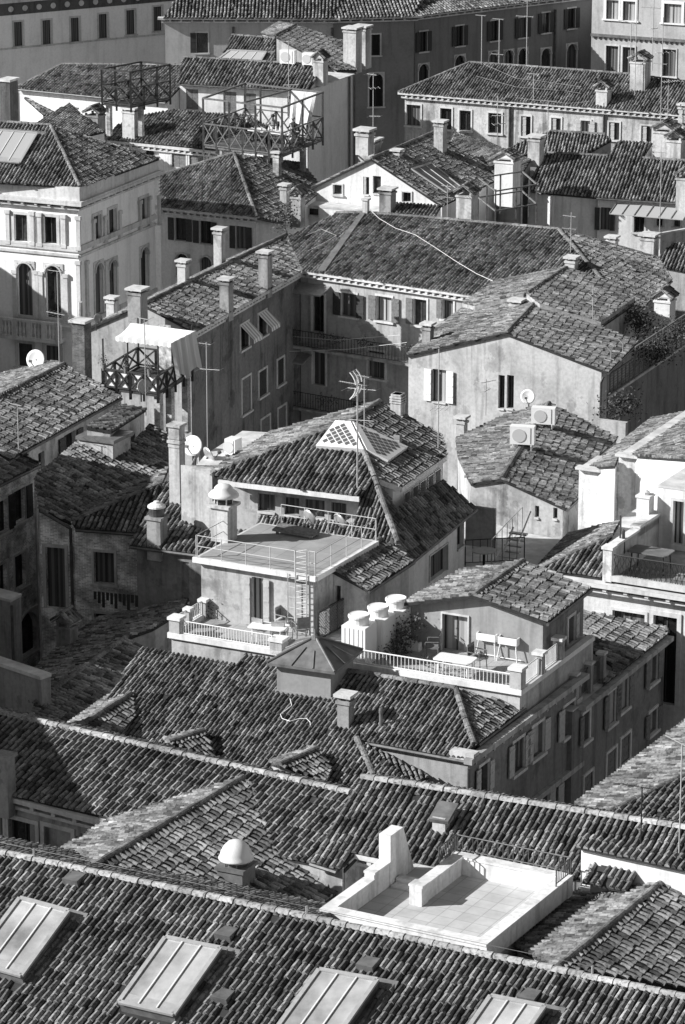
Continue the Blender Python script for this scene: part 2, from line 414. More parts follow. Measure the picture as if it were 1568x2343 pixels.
        for e, t in zip(ends, (0, L)):
            if e: wm.quad(pt(t, zb), pt(t, ztop(t)), pt(t, ztop(t), -WALL_T), pt(t, zb, -WALL_T), mi)
        for (u0, u1, z0, z1, w) in hs:
            d = -WALL_T
            wm.quad(pt(u0, z0), pt(u0, z1), pt(u0, z1, d), pt(u0, z0, d), mi); wm.quad(pt(u1, z0), pt(u1, z1), pt(u1, z1, d), pt(u1, z0, d), mi)
            wm.quad(pt(u0, z0), pt(u1, z0), pt(u1, z0, d), pt(u0, z0, d), mi); wm.quad(pt(u0, z1), pt(u1, z1), pt(u1, z1, d), pt(u0, z1, d), mi)
            s._window(pt, u, nn, u0, u1, z0, z1, w)
    def _window(s, pt, u, nn, u0, u1, z0, z1, w):
        st = w[0]; opt = w[5] if len(w) > 5 else {}
        um, zm, hw, hh = (u0 + u1) / 2, (z0 + z1) / 2, (u1 - u0) / 2, (z1 - z0) / 2
        Z = Vector((0, 0, 1)); fm, fr = MB(), opt.get('fr', .1)
        door = st in 'dDE'; par = s.root
        if fr:
            pr = .04
            fm.box(pt(um, z1 + fr / 2, pr / 2), u * (hw + fr), nn * (pr / 2 + .01), Z * fr / 2)
            for t in (u0 - fr / 2, u1 + fr / 2): fm.box(pt(t, zm, pr / 2), u * fr / 2, nn * (pr / 2 + .01), Z * hh)
            if not door: fm.box(pt(um, z0 - .05, .055), u * (hw + fr * 1.5), nn * .075, Z * .05)
        else:
            fm.box(pt(um, z0 - .04, .02), u * hw, nn * .05, Z * .04)
        if st in 'aA':                              # round head: fill the corners of the opening
            n = 8; hz = min(hw, hh * 2); cz = z1 - hz
            for sg in (-1, 1):
                arc = [(um + sg * hw * math.cos(q), cz + hz * math.sin(q)) for q in [math.pi / 2 * i / n for i in range(n + 1)]]
                vs = [pt(um + sg * hw, z1, .004)] + [pt(a, b, .004) for a, b in arc]
                vs2 = [pt(um + sg * hw, z1, -.2)] + [pt(a, b, -.2) for a, b in arc]
                fm.poly(vs); m = len(vs)
                for i in range(1, m - 1): fm.quad(vs[i], vs[i + 1], vs2[i + 1], vs2[i])
            rr = [(um + (hw + .07) * math.cos(q), cz + (hz + .07) * math.sin(q)) for q in [math.pi * i / 12 for i in range(13)]]
            for (a, b), (c, d) in zip(rr, rr[1:]): fm.bar(pt(a, b, .04), pt(c, d, .04), .08, .16, up=nn)
        fo = obj('window' if not door else 'door', fm, opt.get('fm', s.framem), par)
        pm = MB(); gl = {'c': CURT, 'k': CURTD, 'x': GLASSD}.get(opt.get('gl', st)) or WRND.choice((GLASSD, GLASSD, GLASSM, CURTD))
        pm.box(pt(um, zm, -.2), u * (hw - .002), nn * .012, Z * (hh - .002), 0)
        pm.box(pt(um, zm, -.175), u * .025, nn * .014, Z * hh * .98, 1)
        for t in (u0 + .03, u1 - .03): pm.box(pt(t, zm, -.176), u * .03, nn * .014, Z * hh * .98, 1)
        pm.box(pt(um, z1 - .03, -.1755), u * hw * .98, nn * .014, Z * .03, 1)
        obj('pane' if not door else 'door_leaf', pm, [gl, opt.get('sm', SHUT)], fo)
        sh = opt.get('sh', s.shut)
        def leaf(t0, t1, d, nm='shutter', ang=0):
            m = MB(); m.box(pt((t0 + t1) / 2, zm, d), u * (t1 - t0) / 2, nn * .022, Z * (hh - .01))
            for k in (-.55, .1, .7): m.box(pt((t0 + t1) / 2, zm + hh * k, d + .028), u * (t1 - t0) * .46, nn * .008, Z * .03)
            obj(nm, m, sh, fo)
        if st in 'sS': leaf(u0 + .01, um - .008, -.05); leaf(um + .008, u1 - .01, -.05)
        if st in 'oO' or opt.get('op'):
            leaf(u0 - hw - .03, u0 - .03, .075); leaf(u1 + .03, u1 + hw + .03, .075)
        if st in 'hH': leaf(u0 + .01, um - .01, -.04); 
        if st == 'l': leaf(u0 - hw - .03, u0 - .03, .075)
        if st == 'r': leaf(u1 + .03, u1 + hw + .03, .075)
        if st == 'w':                               # leaves standing straight out from the wall
            for t in (u0 - .02, u1 + .02):
                m = MB(); m.box(pt(t, zm, .04 + hw * .9), u * .02, nn * hw * .9, Z * (hh - .01)); obj('shutter', m, sh, fo)
        if opt.get('awn'):
            m = MB(); a, b = z1 + .02, z1 - hh * 1.0
            m.quad(pt(u0 - .05, a, .06), pt(u1 + .05, a, .06), pt(u1 + .05, b, .75), pt(u0 - .05, b, .75))
            m.quad(pt(u0 - .05, a - .02, .06), pt(u0 - .05, b - .02, .75), pt(u1 + .05, b - .02, .75), pt(u1 + .05, a - .02, .06))
            m.quad(pt(u0 - .05, b, .75), pt(u1 + .05, b, .75), pt(u1 + .05, b - .2, .76), pt(u0 - .05, b - .2, .76))
            obj('awning', m, AWN, fo)
    # ---------------------------------------------------------------- chimneys: x, y of the foot and of the top in the photo, width in photo pixels
    def chimney(s, x, yb, yt, wpx, pl, style='slab', mat=None, rot=None, depth=1.0):
        P = pl.hit(x, yb); k = pxm(P); w = wpx / k * .76; H = (yb - yt) / (k * .955); a = AZ if rot is None else rot
        ex = Vector((math.cos(a), math.sin(a), 0)); ey = Vector((-ex.y, ex.x, 0)); Z = Vector((0, 0, 1))
        h = w / 2; d = h * depth; c = P + ey * d; m = MB(); top = MB(); mat = mat or CHIMW; B0 = .5
        if style == 'slab':
            bh = H - .22
            m.box(c + Z * ((bh - B0) / 2), ex * h, ey * d, Z * (bh + B0) / 2)
            m.box(c + Z * (bh - .06), ex * (h + .05), ey * (d + .05), Z * .05)
            for i in (-1, 1):
                for j in (-1, 1): m.box(c + ex * i * (h - .06) + ey * j * (d - .06) + Z * (bh + .05), ex * .05, ey * .05, Z * .07)
            top.box(c + Z * (bh + .17), ex * (h + .10), ey * (d + .10), Z * .05); tm, tn = STONE, 'cap'
        elif style in ('tile', 'house'):
            rh = min(.4, H * .28); bh = H - rh - .12
            m.box(c + Z * ((bh - B0) / 2), ex * h, ey * d, Z * (bh + B0) / 2)
            m.box(c + Z * (bh - .05), ex * (h + .05), ey * (d + .05), Z * .045)
            for i in (-1, 1):
                for j in (-1, 1): m.box(c + ex * i * (h - .07) + ey * j * (d - .07) + Z * (bh + .07), ex * .06, ey * .06, Z * .08)
            if style == 'house':
                m.poly([c + ey * -d + ex * -h + Z * (bh + .16), c + ey * -d + ex * h + Z * (bh + .16), c + ey * -d + Z * (bh + .16 + rh)])
                m.box(c + Z * (bh + .17), ex * h, ey * d, Z * .03)
            zr = bh + .18
            for sg in (-1, 1):
                a0, a1 = c + ex * sg * (h + .12) - ey * (d + .12) + Z * zr, c + ex * sg * (h + .12) + ey * (d + .12) + Z * zr
                b0, b1 = c - ey * (d + .12) + Z * (zr + rh), c + ey * (d + .12) + Z * (zr + rh)
                top.slab([a0, a1, b1, b0], .05)
                pts = [a0, a1, b1, b0]; tiles(top, pts, P3(a0, a1, b1), .19, .34, 0, .02, seed=int(x), jit=.5)
            caps(top, c - ey * (d + .12) + Z * (zr + rh + .03), c + ey * (d + .12) + Z * (zr + rh + .03), .09, .35)
            tm, tn = s.tile, 'tiled_cap'
        elif style == 'plain':
            m.box(c + Z * ((H - .1 - B0) / 2), ex * h, ey * d, Z * (H - .1 + B0) / 2)
            top.box(c + Z * (H - .05), ex * (h + .06), ey * (d + .06), Z * .05); tm, tn = mat, 'cap'
        elif style == 'pot':
            m.lathe(c - Z * B0, [(h, 0), (h, B0 + H * .75)], 10); top.lathe(c + Z * H * .75, [(h * 1.25, 0), (h * 1.25, H * .12), (h * .9, H * .25)], 10); tm, tn = mat, 'cap'
        elif style == 'louvre':
            bh = H * .5; m.box(c + Z * ((bh - B0) / 2), ex * h, ey * d, Z * (bh + B0) / 2)
            for i in range(4):
                zz = bh + H * .5 * (i + .5) / 4.4; m.box(c + Z * zz, ex * h * .8, ey * d * .8, Z * H * .06); 
                k2 = 1.12 if i < 3 else .95
                top.box(c + Z * (zz + H * .025), ex * h * k2, ey * d * k2, Z * H * .035)
            tm, tn = mat, 'louvres'
        o = obj('chimney', m, mat, s.root); obj(tn, top, tm, o); return P
    def pipe(s, pts, r=.05, mat=None, name='downpipe'):
        m = MB(); m.path(pts, r, 6); return obj(name, m, mat or GUT, s.root)
AZ = R(-26)                                        # the streets' main direction (along eaves facing the camera)
AWN = striped('awning_cloth', .75, .38, (.7, .6, .4), 4.0)
AX = Vector((math.cos(AZ), math.sin(AZ), 0)); BX = Vector((-AX.y, AX.x, 0)); ZX = Vector((0, 0, 1))
# ------------------------------------------------------------------ ground
g = MB(); g.quad((-600, -50, 0), (600, -50, 0), (600, 1500, 0), (-600, 1500, 0))
tag(obj('ground', g, ASPH), kind='structure')

# ------------------------------------------------------------------ museum roof nearest the camera
def line(p, q, Z): return W(*p, Z), W(*q, Z)
r1a, r1b = line((0, 1953), (1568, 2285), 16.0)
d1 = (r1b - r1a).normalized(); r1a, r1b = r1a - d1 * 4, r1b + d1 * 4
M1 = Bld('museum_building', 'long nearest tiled roof with big glass skylights along the bottom of the view', 'building', wall=PALE, tile=T_MID)
f1 = PL(r1a, r1b, .36); k1 = PL(r1a, r1b, -.35)
q1 = Vector((-d1.y, d1.x, 0)) * -1
if q1.y > 0: q1 = -q1
def down(pl, p, dist):                             # straight down the slope by a horizontal distance
    q = p + (q1 if pl is f1 else -q1) * dist; return Vector((q.x, q.y, pl.z(q.x, q.y)))
SKY = [[(51, 2076), (162, 2106), (55, 2254), (-58, 2222)], [(384, 2166), (509, 2191), (403, 2343), (278, 2314)],
       [(735, 2240), (868, 2264), (762, 2416), (629, 2388)], [(1127, 2301), (1250, 2325), (1150, 2470), (1027, 2446)]]
sk3 = [[f1.hit(*p) for p in q] for q in SKY]
M1.sp = .205; M1.capm = CAPL
M1.roof([r1a, r1b, down(f1, r1b, 11), down(f1, r1a, 11)], f1, 'rgeg', holes=sk3, row=.36, capr=.14)
rm_ = r1a.lerp(r1b, ((W(712, 2104, 16.0) - r1a).dot(d1)) / (r1b - r1a).length); k1b = PL(r1a, r1b, -.56)
M1.roof([r1a, rm_, down(k1, rm_, 3.2), down(k1, r1a, 3.2)], k1, 'nxeg', row=.36)
M1.roof([rm_, r1b, down(k1b, r1b, 2.2), down(k1b, rm_, 2.2)], k1b, 'ngex', row=.36)
M1.build()
def skylight(b, q, pl, hgt=.34, bars=3, glass=None):
    n = pl.n; m = MB(); up = n * hgt; a, c, d, e = q
    fr = .07
    for p0, p1 in ((a, c), (c, d), (d, e), (e, a)):
        m.quad(p0 - n * .1, p1 - n * .1, p1 + up, p0 + up)
    L = lambda s, t: a + (c - a) * s + ((e + (d - e) * s) - (a + (c - a) * s)) * t
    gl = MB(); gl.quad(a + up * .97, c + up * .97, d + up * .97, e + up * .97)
    fm = MB()
    for p0, p1 in ((a, c), (c, d), (d, e), (e, a)): fm.bar(p0 + up, p1 + up, .12, .07, up=n)
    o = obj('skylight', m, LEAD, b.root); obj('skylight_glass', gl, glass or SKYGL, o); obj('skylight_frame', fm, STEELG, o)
    for i in range(1, bars): obj('glazing_bar', MB().bar(L(i / bars, 0) + up * 1.04, L(i / bars, 1) + up * 1.04, .04, .035, up=n), BARM, o)
    fl = MB(); ex = (c - d).normalized(); px = (c - a).normalized()
    fl.quad(c + n * .03, c + px * .42 + n * .03, d + px * .42 + n * .03, d + n * .03); fl.quad(a + px * -.05 - (e - a).normalized() * .3 + n * .12, c + px * .42 - (e - a).normalized() * .3 + n * .12, c + px * .42 + n * .05, a + n * .05)
    obj('flashing', fl, LEAD, o)
    bs = MB(); bs.quad(L(.03, .86) + up * .98, L(.97, .86) + up * .98, L(.97, .985) + up * .98, L(.03, .985) + up * .98); obj('lower_sill', bs, STEELG, o)  # strip laid on the glass, stand-in for the inner wall seen through it
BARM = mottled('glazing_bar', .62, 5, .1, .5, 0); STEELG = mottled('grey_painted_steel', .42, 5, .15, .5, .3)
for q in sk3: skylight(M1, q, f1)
def hood(b, x, y, pl, s=1.0):                      # small dark ventilation hood lying on the tiles
    P = pl.hit(x, y); n = pl.n; v = Vector((-n.x, -n.y, 0)).normalized(); v3 = Vector((v.x, v.y, (n.x ** 2 + n.y ** 2) ** .5 / n.z)).normalized(); u = v3.cross(n)
    m = MB(); f = P - v3 * .18 * s; h = n * .26 * s; w = u * .24 * s
    a = [f - w, f + w, f + w + h, f - w + h]; bk = [P + v3 * .35 * s - w * .8, P + v3 * .35 * s + w * .8]
    m.quad(*a); m.quad(a[3], a[2], bk[1] + n * .1, bk[0] + n * .1); m.poly([a[1], bk[1], bk[1] + n * .1, a[2]]); m.poly([a[0], a[3], bk[0] + n * .1, bk[0]])
    obj('vent_hood', m, LEAD, b.root)
for x, y in ((518, 2146), (843, 2216), (510, 2290), (1212, 2290), (170, 2020)): hood(M1, x, y, f1)
cb = MB(); top = lambda t, h: r1a.lerp(r1b, t) + ZX * h
cb.path([top(t / 8, .34 - .04 * math.sin(math.pi * (t % 2) / 1)) for t in range(9)], .007, 5)
lc = thing('lightning_cable', 'thin pale cable strung above the ridge of the nearest roof', 'cable', r1a.lerp(r1b, .5))
obj('cable', cb, GUT, lc)
for t in (.18, .48, .77):
    obj('post', MB().tube(top(t, -.05), top(t, .36), .03, 6), STEEL, lc)

# ------------------------------------------------------------------ cross-gable with the white mushroom vent
r2a, r2b = W(211, 1985, 15.5), W(557, 1781, 15.5)
G2 = Bld('gabled_house', 'tiled gable roof carrying a white mushroom vent, behind the nearest ridge', 'house', wall=PALE, tile=T_LIGHT)
G2.sp = .215
pR2, pL2 = PL(r2a, r2b, .34), PL(r2a, r2b, -.34)
G2.roof([(211, 1985), (557, 1781), (735, 1915), (790, 2030), (725, 2072), (579, 2060), (400, 2035)], pR2, 'rxxxxxx', row=.36)
G2.roof([(211, 1985), (557, 1781), (264, 1872), (60, 1995), (140, 2010)], pL2, 'nxxxx', row=.34)
G2.build()
def mushroom(x, y, pl, s, label, sq=True):
    P = pl.hit(x, y); t = thing('roof_vent', label, 'vent', P)
    m = MB()
    if sq:
        m.box(P + ZX * .0, AX * .40 * s, BX * .40 * s, ZX * .4); m.box(P + ZX * .42, AX * .46 * s, BX * .46 * s, ZX * .05)
        obj('base', m, LEAD, t)
        fl = MB(); fl.box(P + AX * .35 - BX * .1 - ZX * .08, AX * .75 * s, BX * .6 * s, ZX * .05 ); 
        nk = MB(); nk.lathe(P + ZX * .46, [(.32 * s, 0), (.32 * s, .2)], 20); obj('neck', nk, GUT, t)
        for a in range(6):
            q = P + ZX * .46 + AX * math.cos(a * 1.047) * .36 * s + BX * math.sin(a * 1.047) * .36 * s
            obj('strut', MB().tube(q, q + ZX * .24, .02, 5), LEAD, t)
        z0 = .64
    d = MB(); d.lathe(P + ZX * z0, [(.50 * s, 0), (.50 * s, .05), (.47 * s, .08), (.44 * s, .2), (.36 * s, .36), (.24 * s, .49), (.1 * s, .55), (.03 * s, .56)], 32)
    obj('dome', d, plain('fibreglass', .68, .35), t, smooth=True)
    return t
mushroom(541, 2012, pR2, 1.0, 'white mushroom-domed roof vent on a square metal base')

# ------------------------------------------------------------------ long roof with the shaded left half
r3a, r3b = W(-40, 1624, 15.6), W(802, 1817, 15.6)
G3 = Bld('row_house', 'long tiled roof whose left half lies in shade above a stone cornice', 'house', wall=DIRTY, tile=T_MID)
p3 = PL(r3a, r3b, .34); k3 = PL(r3a, r3b, -.34); G3.sp = .21
G3.roof([r3a, r3b, (905, 1870), (790, 1990), (640, 1960), (264, 1872), (-40, 1806)], p3, 'rxxxxex', row=.36, oe=.25, capr=.14)
n3 = Vector((-p3.n.x, -p3.n.y, 0)).normalized()
bk = lambda p, d: Vector((p.x + n3.x * d, p.y + n3.y * d, k3.z(p.x + n3.x * d, p.y + n3.y * d)))
G3.roof([r3a, r3b, bk(r3b, 1.0), bk(r3a, 1.0)], k3, 'nxxx')
G3.capm = CAPL; G3.corn[(0, 5)] = 'cornice'
G3.win(0, 5, ('p', 52, 1926, 62, 95, {'fr': .14}), ('p', 134, 1944, 62, 95, {'fr': .14}), ('p', -22, 1906, 62, 95, {'fr': .14}))
G3.build()
G3.chimney(4, 1836, 1728, 46, p3, 'plain', CHIMG)

# ------------------------------------------------------------------ roof behind the white terrace
r4a, r4b = W(827, 1780, 16.0), W(1640, 1908, 16.0)
G4 = Bld('row_house', 'broad tiled roof running behind the white roof terrace', 'house', wall=PALE, tile=T_MID)
p4 = PL(r4a, r4b, .34); k4 = PL(r4a, r4b, -.34); G4.sp = .205
n4 = Vector((-p4.n.x, -p4.n.y, 0)).normalized()
bk4 = lambda p, d: Vector((p.x + n4.x * d, p.y + n4.y * d, k4.z(p.x + n4.x * d, p.y + n4.y * d)))
G4.roof([r4a, r4b, (1640, 2030), (1330, 2010), (990, 1984), (812, 1952), (772, 1990), (712, 1971)], p4, 'rxxxexeg', row=.36, oe=.25, capr=.14)
G4.roof([r4a, r4b, bk4(r4b, 1.2), bk4(r4a, 1.2)], k4, 'nxxx')
G4.capm = CAPL; G4.corn[(0, 4)] = 'cornice'
G4.build()
P = p4.hit(1014, 1893); m = MB(); m.box(P + ZX * .1, AX * .2, BX * .3, ZX * .3); tp = MB(); v = Vector((0, 0, 1))
n_ = p4.n; u_ = (r4b - r4a).normalized(); w_ = n_.cross(u_); tp.box(P + ZX * .43 + w_ * .05, u_ * .3, w_ * .42, n_ * .05)
o = obj('chimney', m, CHIMW, G4.root); obj('slate_cap', tp, LEAD, o)

# ------------------------------------------------------------------ white roof terrace
ZT = 15.75
TW = Bld('terrace_house', 'white-walled roof terrace with pale paving and a stepped parapet', 'building', wall=WHITE2, tile=T_MID)
c5 = [W(731, 2079, ZT), W(1113, 2162, ZT), W(1325, 2003, ZT), W(1046, 1950, ZT)]
ea = (c5[1] - c5[0]); ea.normalize(); eb = Vector((-ea.y, ea.x, 0)); wA = (c5[1] - c5[0]).length
dB = (c5[2] - c5[1]).dot(eb)
o5 = c5[0]; T = lambda a, b, z=0.0: o5 + ea * a + eb * b + ZX * z
notch = (c5[3] - c5[0]).dot(ea)
TW.roof([T(.1, .1, -.62), T(wA - .1, .1, -.62), T(wA - .1, dB - .1, -.62), T(.1, dB - .1, -.62)], PZ(ZT - .62), 'gggg', tile=False, og=.1, th=.06)
TW.gutter = False; TW.build()
fl = MB(); fl.quad(T(.2, .2, -.55), T(wA - .2, .2, -.55), T(wA - .2, dB - .2, -.55), T(.2, dB - .2, -.55)); obj('paving', fl, floor_tiles('terrace_paving', .54, .52, -math.atan2(ea.y, ea.x)), TW.root)
pw = MB(); wt = .36
def para(a0, b0, a1, b1, h0=-.6, h1=0, w=wt):
    p, q = T(a0, b0), T(a1, b1); d = (q - p).normalized(); s_ = Vector((-d.y, d.x, 0)); L = (q - p).length
    pw.box((p + q) / 2 + ZX * (h0 + h1 - .06) / 2, d * L / 2, s_ * (w / 2 - .03), ZX * (h1 - h0 - .06) / 2)
    pw.box((p + q) / 2 + ZX * (h1 - .03), d * (L / 2 + .0), s_ * w / 2, ZX * .03)
print('TERR', wA, dB, notch, math.degrees(math.atan2(ea.y, ea.x)))
hw = wt / 2
para(0, hw, wA, hw); para(wA - hw, wt, wA - hw, dB - wt)
pB = PZ(ZT)
def ab(x, y):
    p = pB.hit(x, y) - o5; return p.dot(ea), p.dot(eb)
aS, bS = ab(941, 2022); aN, bN = ab(1040, 1954)
aR, bR = ab(905, 1953)
print('ab', aS, bS, aN, bN, aR, bR)
ob = lambda name, m, mat=WHITE, par=None: obj(name, m, mat, par or TW.root)
# low left parapet, step, raised stair wall; inner parapet with its end post; back parapet
para(hw, wt, hw, 2.5); para(hw, 2.5, hw, 3.4, -.6, .18); 
para(1.4 + hw, 2.7, 1.4 + hw, dB - wt, w=wt); para(1.4, dB - hw, wA, dB - hw); para(1.4 + hw, 2.55, 1.4 + hw, 2.95, -.6, .05, wt + .08)
rw = [T(0, 3.4, -.6), T(0, 3.4, .95), T(0, 4.1, .95), T(0, 4.7, -.6)]
pw.slab([T(0, 3.4, .95), T(wt, 3.4, .95), T(wt, 4.15, .95), T(0, 4.15, .95)], 1.6)
pw.add([T(wt, 4.15, .95), T(wt, 4.9, -.7), T(wt, 4.15, -.7), T(0, 4.15, .95), T(0, 4.9, -.7), T(0, 4.15, -.7)], [(0, 1, 2), (3, 4, 5), (0, 3, 4, 1), (1, 4, 5, 2), (0, 2, 5, 3)])
ob('parapet', pw, stucco('parapet_white', .76, .48))
st = MB()
for i in range(2): st.box(T(.9, 3.5 + .3 * i, -.52 + .06 * i), ea * .5, eb * .14, ZX * (.03 + .06 * i))
ob('steps', st)
def railing(a, b, h, n, mat, par, r=.014, posts=2, name='railing', rr=.02):
    m = MB(); m.tube(a + ZX * h, b + ZX * h, rr, 6); m.tube(a + ZX * .08, b + ZX * .08, rr * .8, 6)
    for i in range(n + 1):
        p = a.lerp(b, i / n); m.tube(p + ZX * (.08 if 0 < i < n else -.05), p + ZX * h, r if 0 < i < n else r * 1.6, 5)
    return obj(name, m, mat, par)
railing(T(1.45, dB - .05), T(wA - .1, dB - .05), .5, 22, GUT, TW.root)
railing(T(wA - .06, dB - .05), T(wA - .06, dB - 1.0), .5, 8, GUT, TW.root)
railing(T(1.4, dB - .05), T(1.4, dB - 1.1), .5, 9, GUT, TW.root)
# little tiled eaves under the terrace
pe = PL(T(.6, -.05, -.62), T(wA - .4, -.05, -.62), .3)
E = Bld('lean_to', 'scrap of broken roof tiles under the front of the white terrace', 'roof', wall=PALE, tile=T_LIGHT); E.gutter = False
E.roof([T(2.6, -.1, -.75), T(4.6, -.1, -.75), T(4.3, -1.0, -1.0), T(3.0, -1.0, -1.0)], P3(T(2.6, -.1, -.75), T(4.6, -.1, -.75), T(4.3, -1.0, -1.0)), 'xxxx')
E.build()

# ------------------------------------------------------------------ roof at lower right, its bright side, and the tiled white wall above it
r6a, r6b = W(1279, 2214, 15.7), W(1553, 1990, 15.7)
G6 = Bld('gabled_house', 'tiled gable roof at the lower right corner with a bright left slope', 'house', wall=PALE, tile=T_LIGHT); G6.sp = .215
pR6, pL6 = PL(r6a, r6b, .34), PL(r6a, r6b, -.34)
G6.roof([(1279, 2214), (1553, 1990), (1760, 2110), (1640, 2280), (1568, 2262)], pR6, 'rxxxx', row=.36)
G6.roof([(1279, 2214), (1553, 1990), (1461, 1995), (1349, 2023), (1183, 2168)], pL6, 'nxxxx', row=.34)
G6.build()
w7a, w7b = W(1336, 1934, 16.3), W(1640, 2000, 16.3)
m = MB(); u7 = (w7b - w7a).normalized(); n7 = Vector((u7.y, -u7.x, 0))
t7 = thing('garden_wall', 'white parapet wall coped with tiles above the lower right roof', 'wall', w7a)
L7 = (w7b - w7a).length
def w7(t, z, d=0): return w7a + u7 * t + ZX * z + n7 * d
x0, x1 = .62, 1.5
m.box(w7(x0 / 2, -1.0), u7 * x0 / 2, n7 * .14, ZX * 1.0); m.box(w7((x1 + L7) / 2, -1.0), u7 * (L7 - x1) / 2, n7 * .14, ZX * 1.0)
m.box(w7((x0 + x1) / 2, -.2), u7 * (x1 - x0) / 2, n7 * .139, ZX * .2)
obj('wall', m, WHITE, t7)
tm = MB(); a_, b_ = w7(-.1, .02, .28), w7(L7, .02, .28); c_, d_ = w7(L7, .2, -.25), w7(-.1, .2, -.25)
tiles(tm, [a_, b_, c_, d_], P3(a_, b_, c_), .21, .36, 0, .02, seed=3); tm.slab([a_, b_, c_, d_], .05, 1)
obj('coping_tiles', tm, [T_DARK, BED], t7)
tm = MB(); a_, b_ = w7(.35, -.75, .75), w7(1.75, -.75, .75); c_, d_ = w7(1.7, -.42, 0.1), w7(.45, -.42, 0.1)
tiles(tm, [a_, b_, c_, d_], P3(a_, b_, c_), .21, .36, 0, .02, seed=5); tm.slab([a_, b_, c_, d_], .05, 1)
obj('dormer_roof', tm, [T_MID, BED], t7)
obj('dormer_wall', MB().box(w7(1.05, -1.3, .2), u7 * .6, n7 * .25, ZX * .5), DIRTY, t7)
mk = MB(); mk.lathe(w7(.26, -.62, .14), [(.02, -.22), (.1, -.15), (.12, 0), (.1, .12), (.04, .2)], 10); obj('carved_mask', mk, STONE, t7)

# bright left slope and striped slope at the far right edge
G9 = Bld('row_house', 'roof at the right edge with a broad bright left slope and antennas', 'house', wall=PALE, tile=T_LIGHT)
r9a = W(1360, 1888, 14.0); r9b = r9a + (BX + AX * .06).normalized() * 12
hz = W(1370, 1868, 13.9)
pL9 = PL(hz, hz + BX * 5, -.30)
G9.roof([(1318, 1842), (1580, 1645), (1700, 1640), (1700, 1730), (1568, 1775), (1360, 1876)], pL9, 'xxxxrx', row=.34)
pF9 = P3(pL9.hit(1360, 1876), pL9.hit(1568, 1775), pL9.hit(1360, 1876) + AX * 4)
G9.roof([(1360, 1876), (1568, 1775), (1700, 1720), (1700, 1960), (1568, 1905)], pF9, 'nxxxx')
G9.build()

# ------------------------------------------------------------------ the big house in the middle: front roof, turret, terraces, penthouses
H8 = Bld('town_house', 'large house with metal-roofed turret and long tiled front slope below its roof terraces', 'house', wall=GREY, tile=T_MID); H8.sp = .165
r8a, r8b = W(559, 1498, 15.5), W(1043, 1577, 15.5)
p8 = PL(r8a, r8b, .34)
H8.roof([(324, 1482), (545, 1521), (559, 1497), (637, 1510), (760, 1531), (1043, 1577), (1085, 1705), (1066, 1737), (823, 1692), (950, 1800), (800, 1840), (540, 1790), (300, 1730), (180, 1690), (251, 1588)], p8, 'nnnxrhxexxxxxxg', row=.32, oe=.2)
h0, h1 = p8.hit(1043, 1577), p8.hit(1085, 1705)
pr8 = P3(h0, h1, h1 + BX * 4)
H8.roof([(1043, 1577), (1085, 1705), (1092, 1700), (1200, 1617)], pr8, 'nxex', oe=.12)
H8.build()
hp = p8.hit(818, 1692)                             # small hip beside the grey wall
hq = p8.hit(856, 1776); ps = P3(hp, hq, hq + AX * 2 + BX * 1.6)
EX = Bld('side_roof', 'small hipped side roof against the grey wall below the big front slope', 'roof', wall=GREY, tile=T_MID); EX.gutter = False; EX.sp = .175
EX.roof([(818, 1692), (856, 1776), (947, 1795), (982, 1776)], ps, 'hxxx'); EX.build()
def dormer(ridge, left, right, back, label, Zr, lm=T_MID):  # ridge = near, far; left / right = eave near, far
    b = Bld('dormer', label, 'dormer', wall=GREY, tile=lm); b.gutter = False; b.sp = .175
    a, c = W(*ridge[0], Zr), W(*ridge[1], Zr)
    b.roof(list(ridge) + [right[1], right[0]], PL(a, c, .36), 'rxxx'); b.roof(list(ridge) + [left[1], left[0]], PL(a, c, -.36), 'nxxx')
    b.zb = Zr - 2.2; b.build()
zr = p8.hit(470, 1680).z
dormer([(385, 1700), (466, 1674)], [(378, 1690), (455, 1668)], [(489, 1735), (487, 1722)], 0, 'leftmost small tiled dormer roof on the big front slope', zr + .25)
dormer([(640, 1752), (726, 1715)], [(620, 1745), (712, 1707)], [(745, 1790), (757, 1755)], 0, 'small tiled dormer roof right of the middle on the big front slope', p8.hit(726, 1722).z + .25)
LG = Bld('dormer', 'gabled dormer roof with one bright side left of the big front slope', 'dormer', wall=GREY, tile=T_DARK); LG.gutter = False
a, c = W(174, 1668, 14.6), W(300, 1590, 14.6)
LG.roof([(174, 1668), (300, 1590), (306, 1640), (262, 1690)], PL(a, c, .4), 'rxxx'); LG.roof([(174, 1668), (300, 1590), (251, 1594), (150, 1664)], PL(a, c, -.34), 'nxxx')
LG.build()
# turret
A8, B8 = p8.hit(634, 1586), p8.hit(757, 1601); u8 = Vector((B8.x - A8.x, B8.y - A8.y, 0)); w8 = u8.length; u8.normalize(); v8 = Vector((-u8.y, u8.x, 0)); z8 = max(A8.z, B8.z)
tb = MB(); c8 = A8 + u8 * w8 / 2 + v8 * w8 / 2; c8.z = z8
tb.box(c8 + ZX * .0, u8 * w8 / 2, v8 * w8 / 2, ZX * 1.05); tb.box(c8 - v8 * (w8 / 2) + ZX * -.02, u8 * (w8 / 2 + .06), v8 * .04, ZX * .1)
to = obj('turret', tb, stucco('turret_stucco', .30, .35), H8.root)
tr = MB(); e8 = w8 / 2 + .24; zt = 1.05; ap = c8 + ZX * (zt + .66)
cs = [c8 + u8 * i * e8 + v8 * j * e8 + ZX * zt for i, j in ((-1, -1), (1, -1), (1, 1), (-1, 1))]
for i in range(4): tr.poly([cs[i], cs[(i + 1) % 4], ap])
tr.slab(cs, .09)
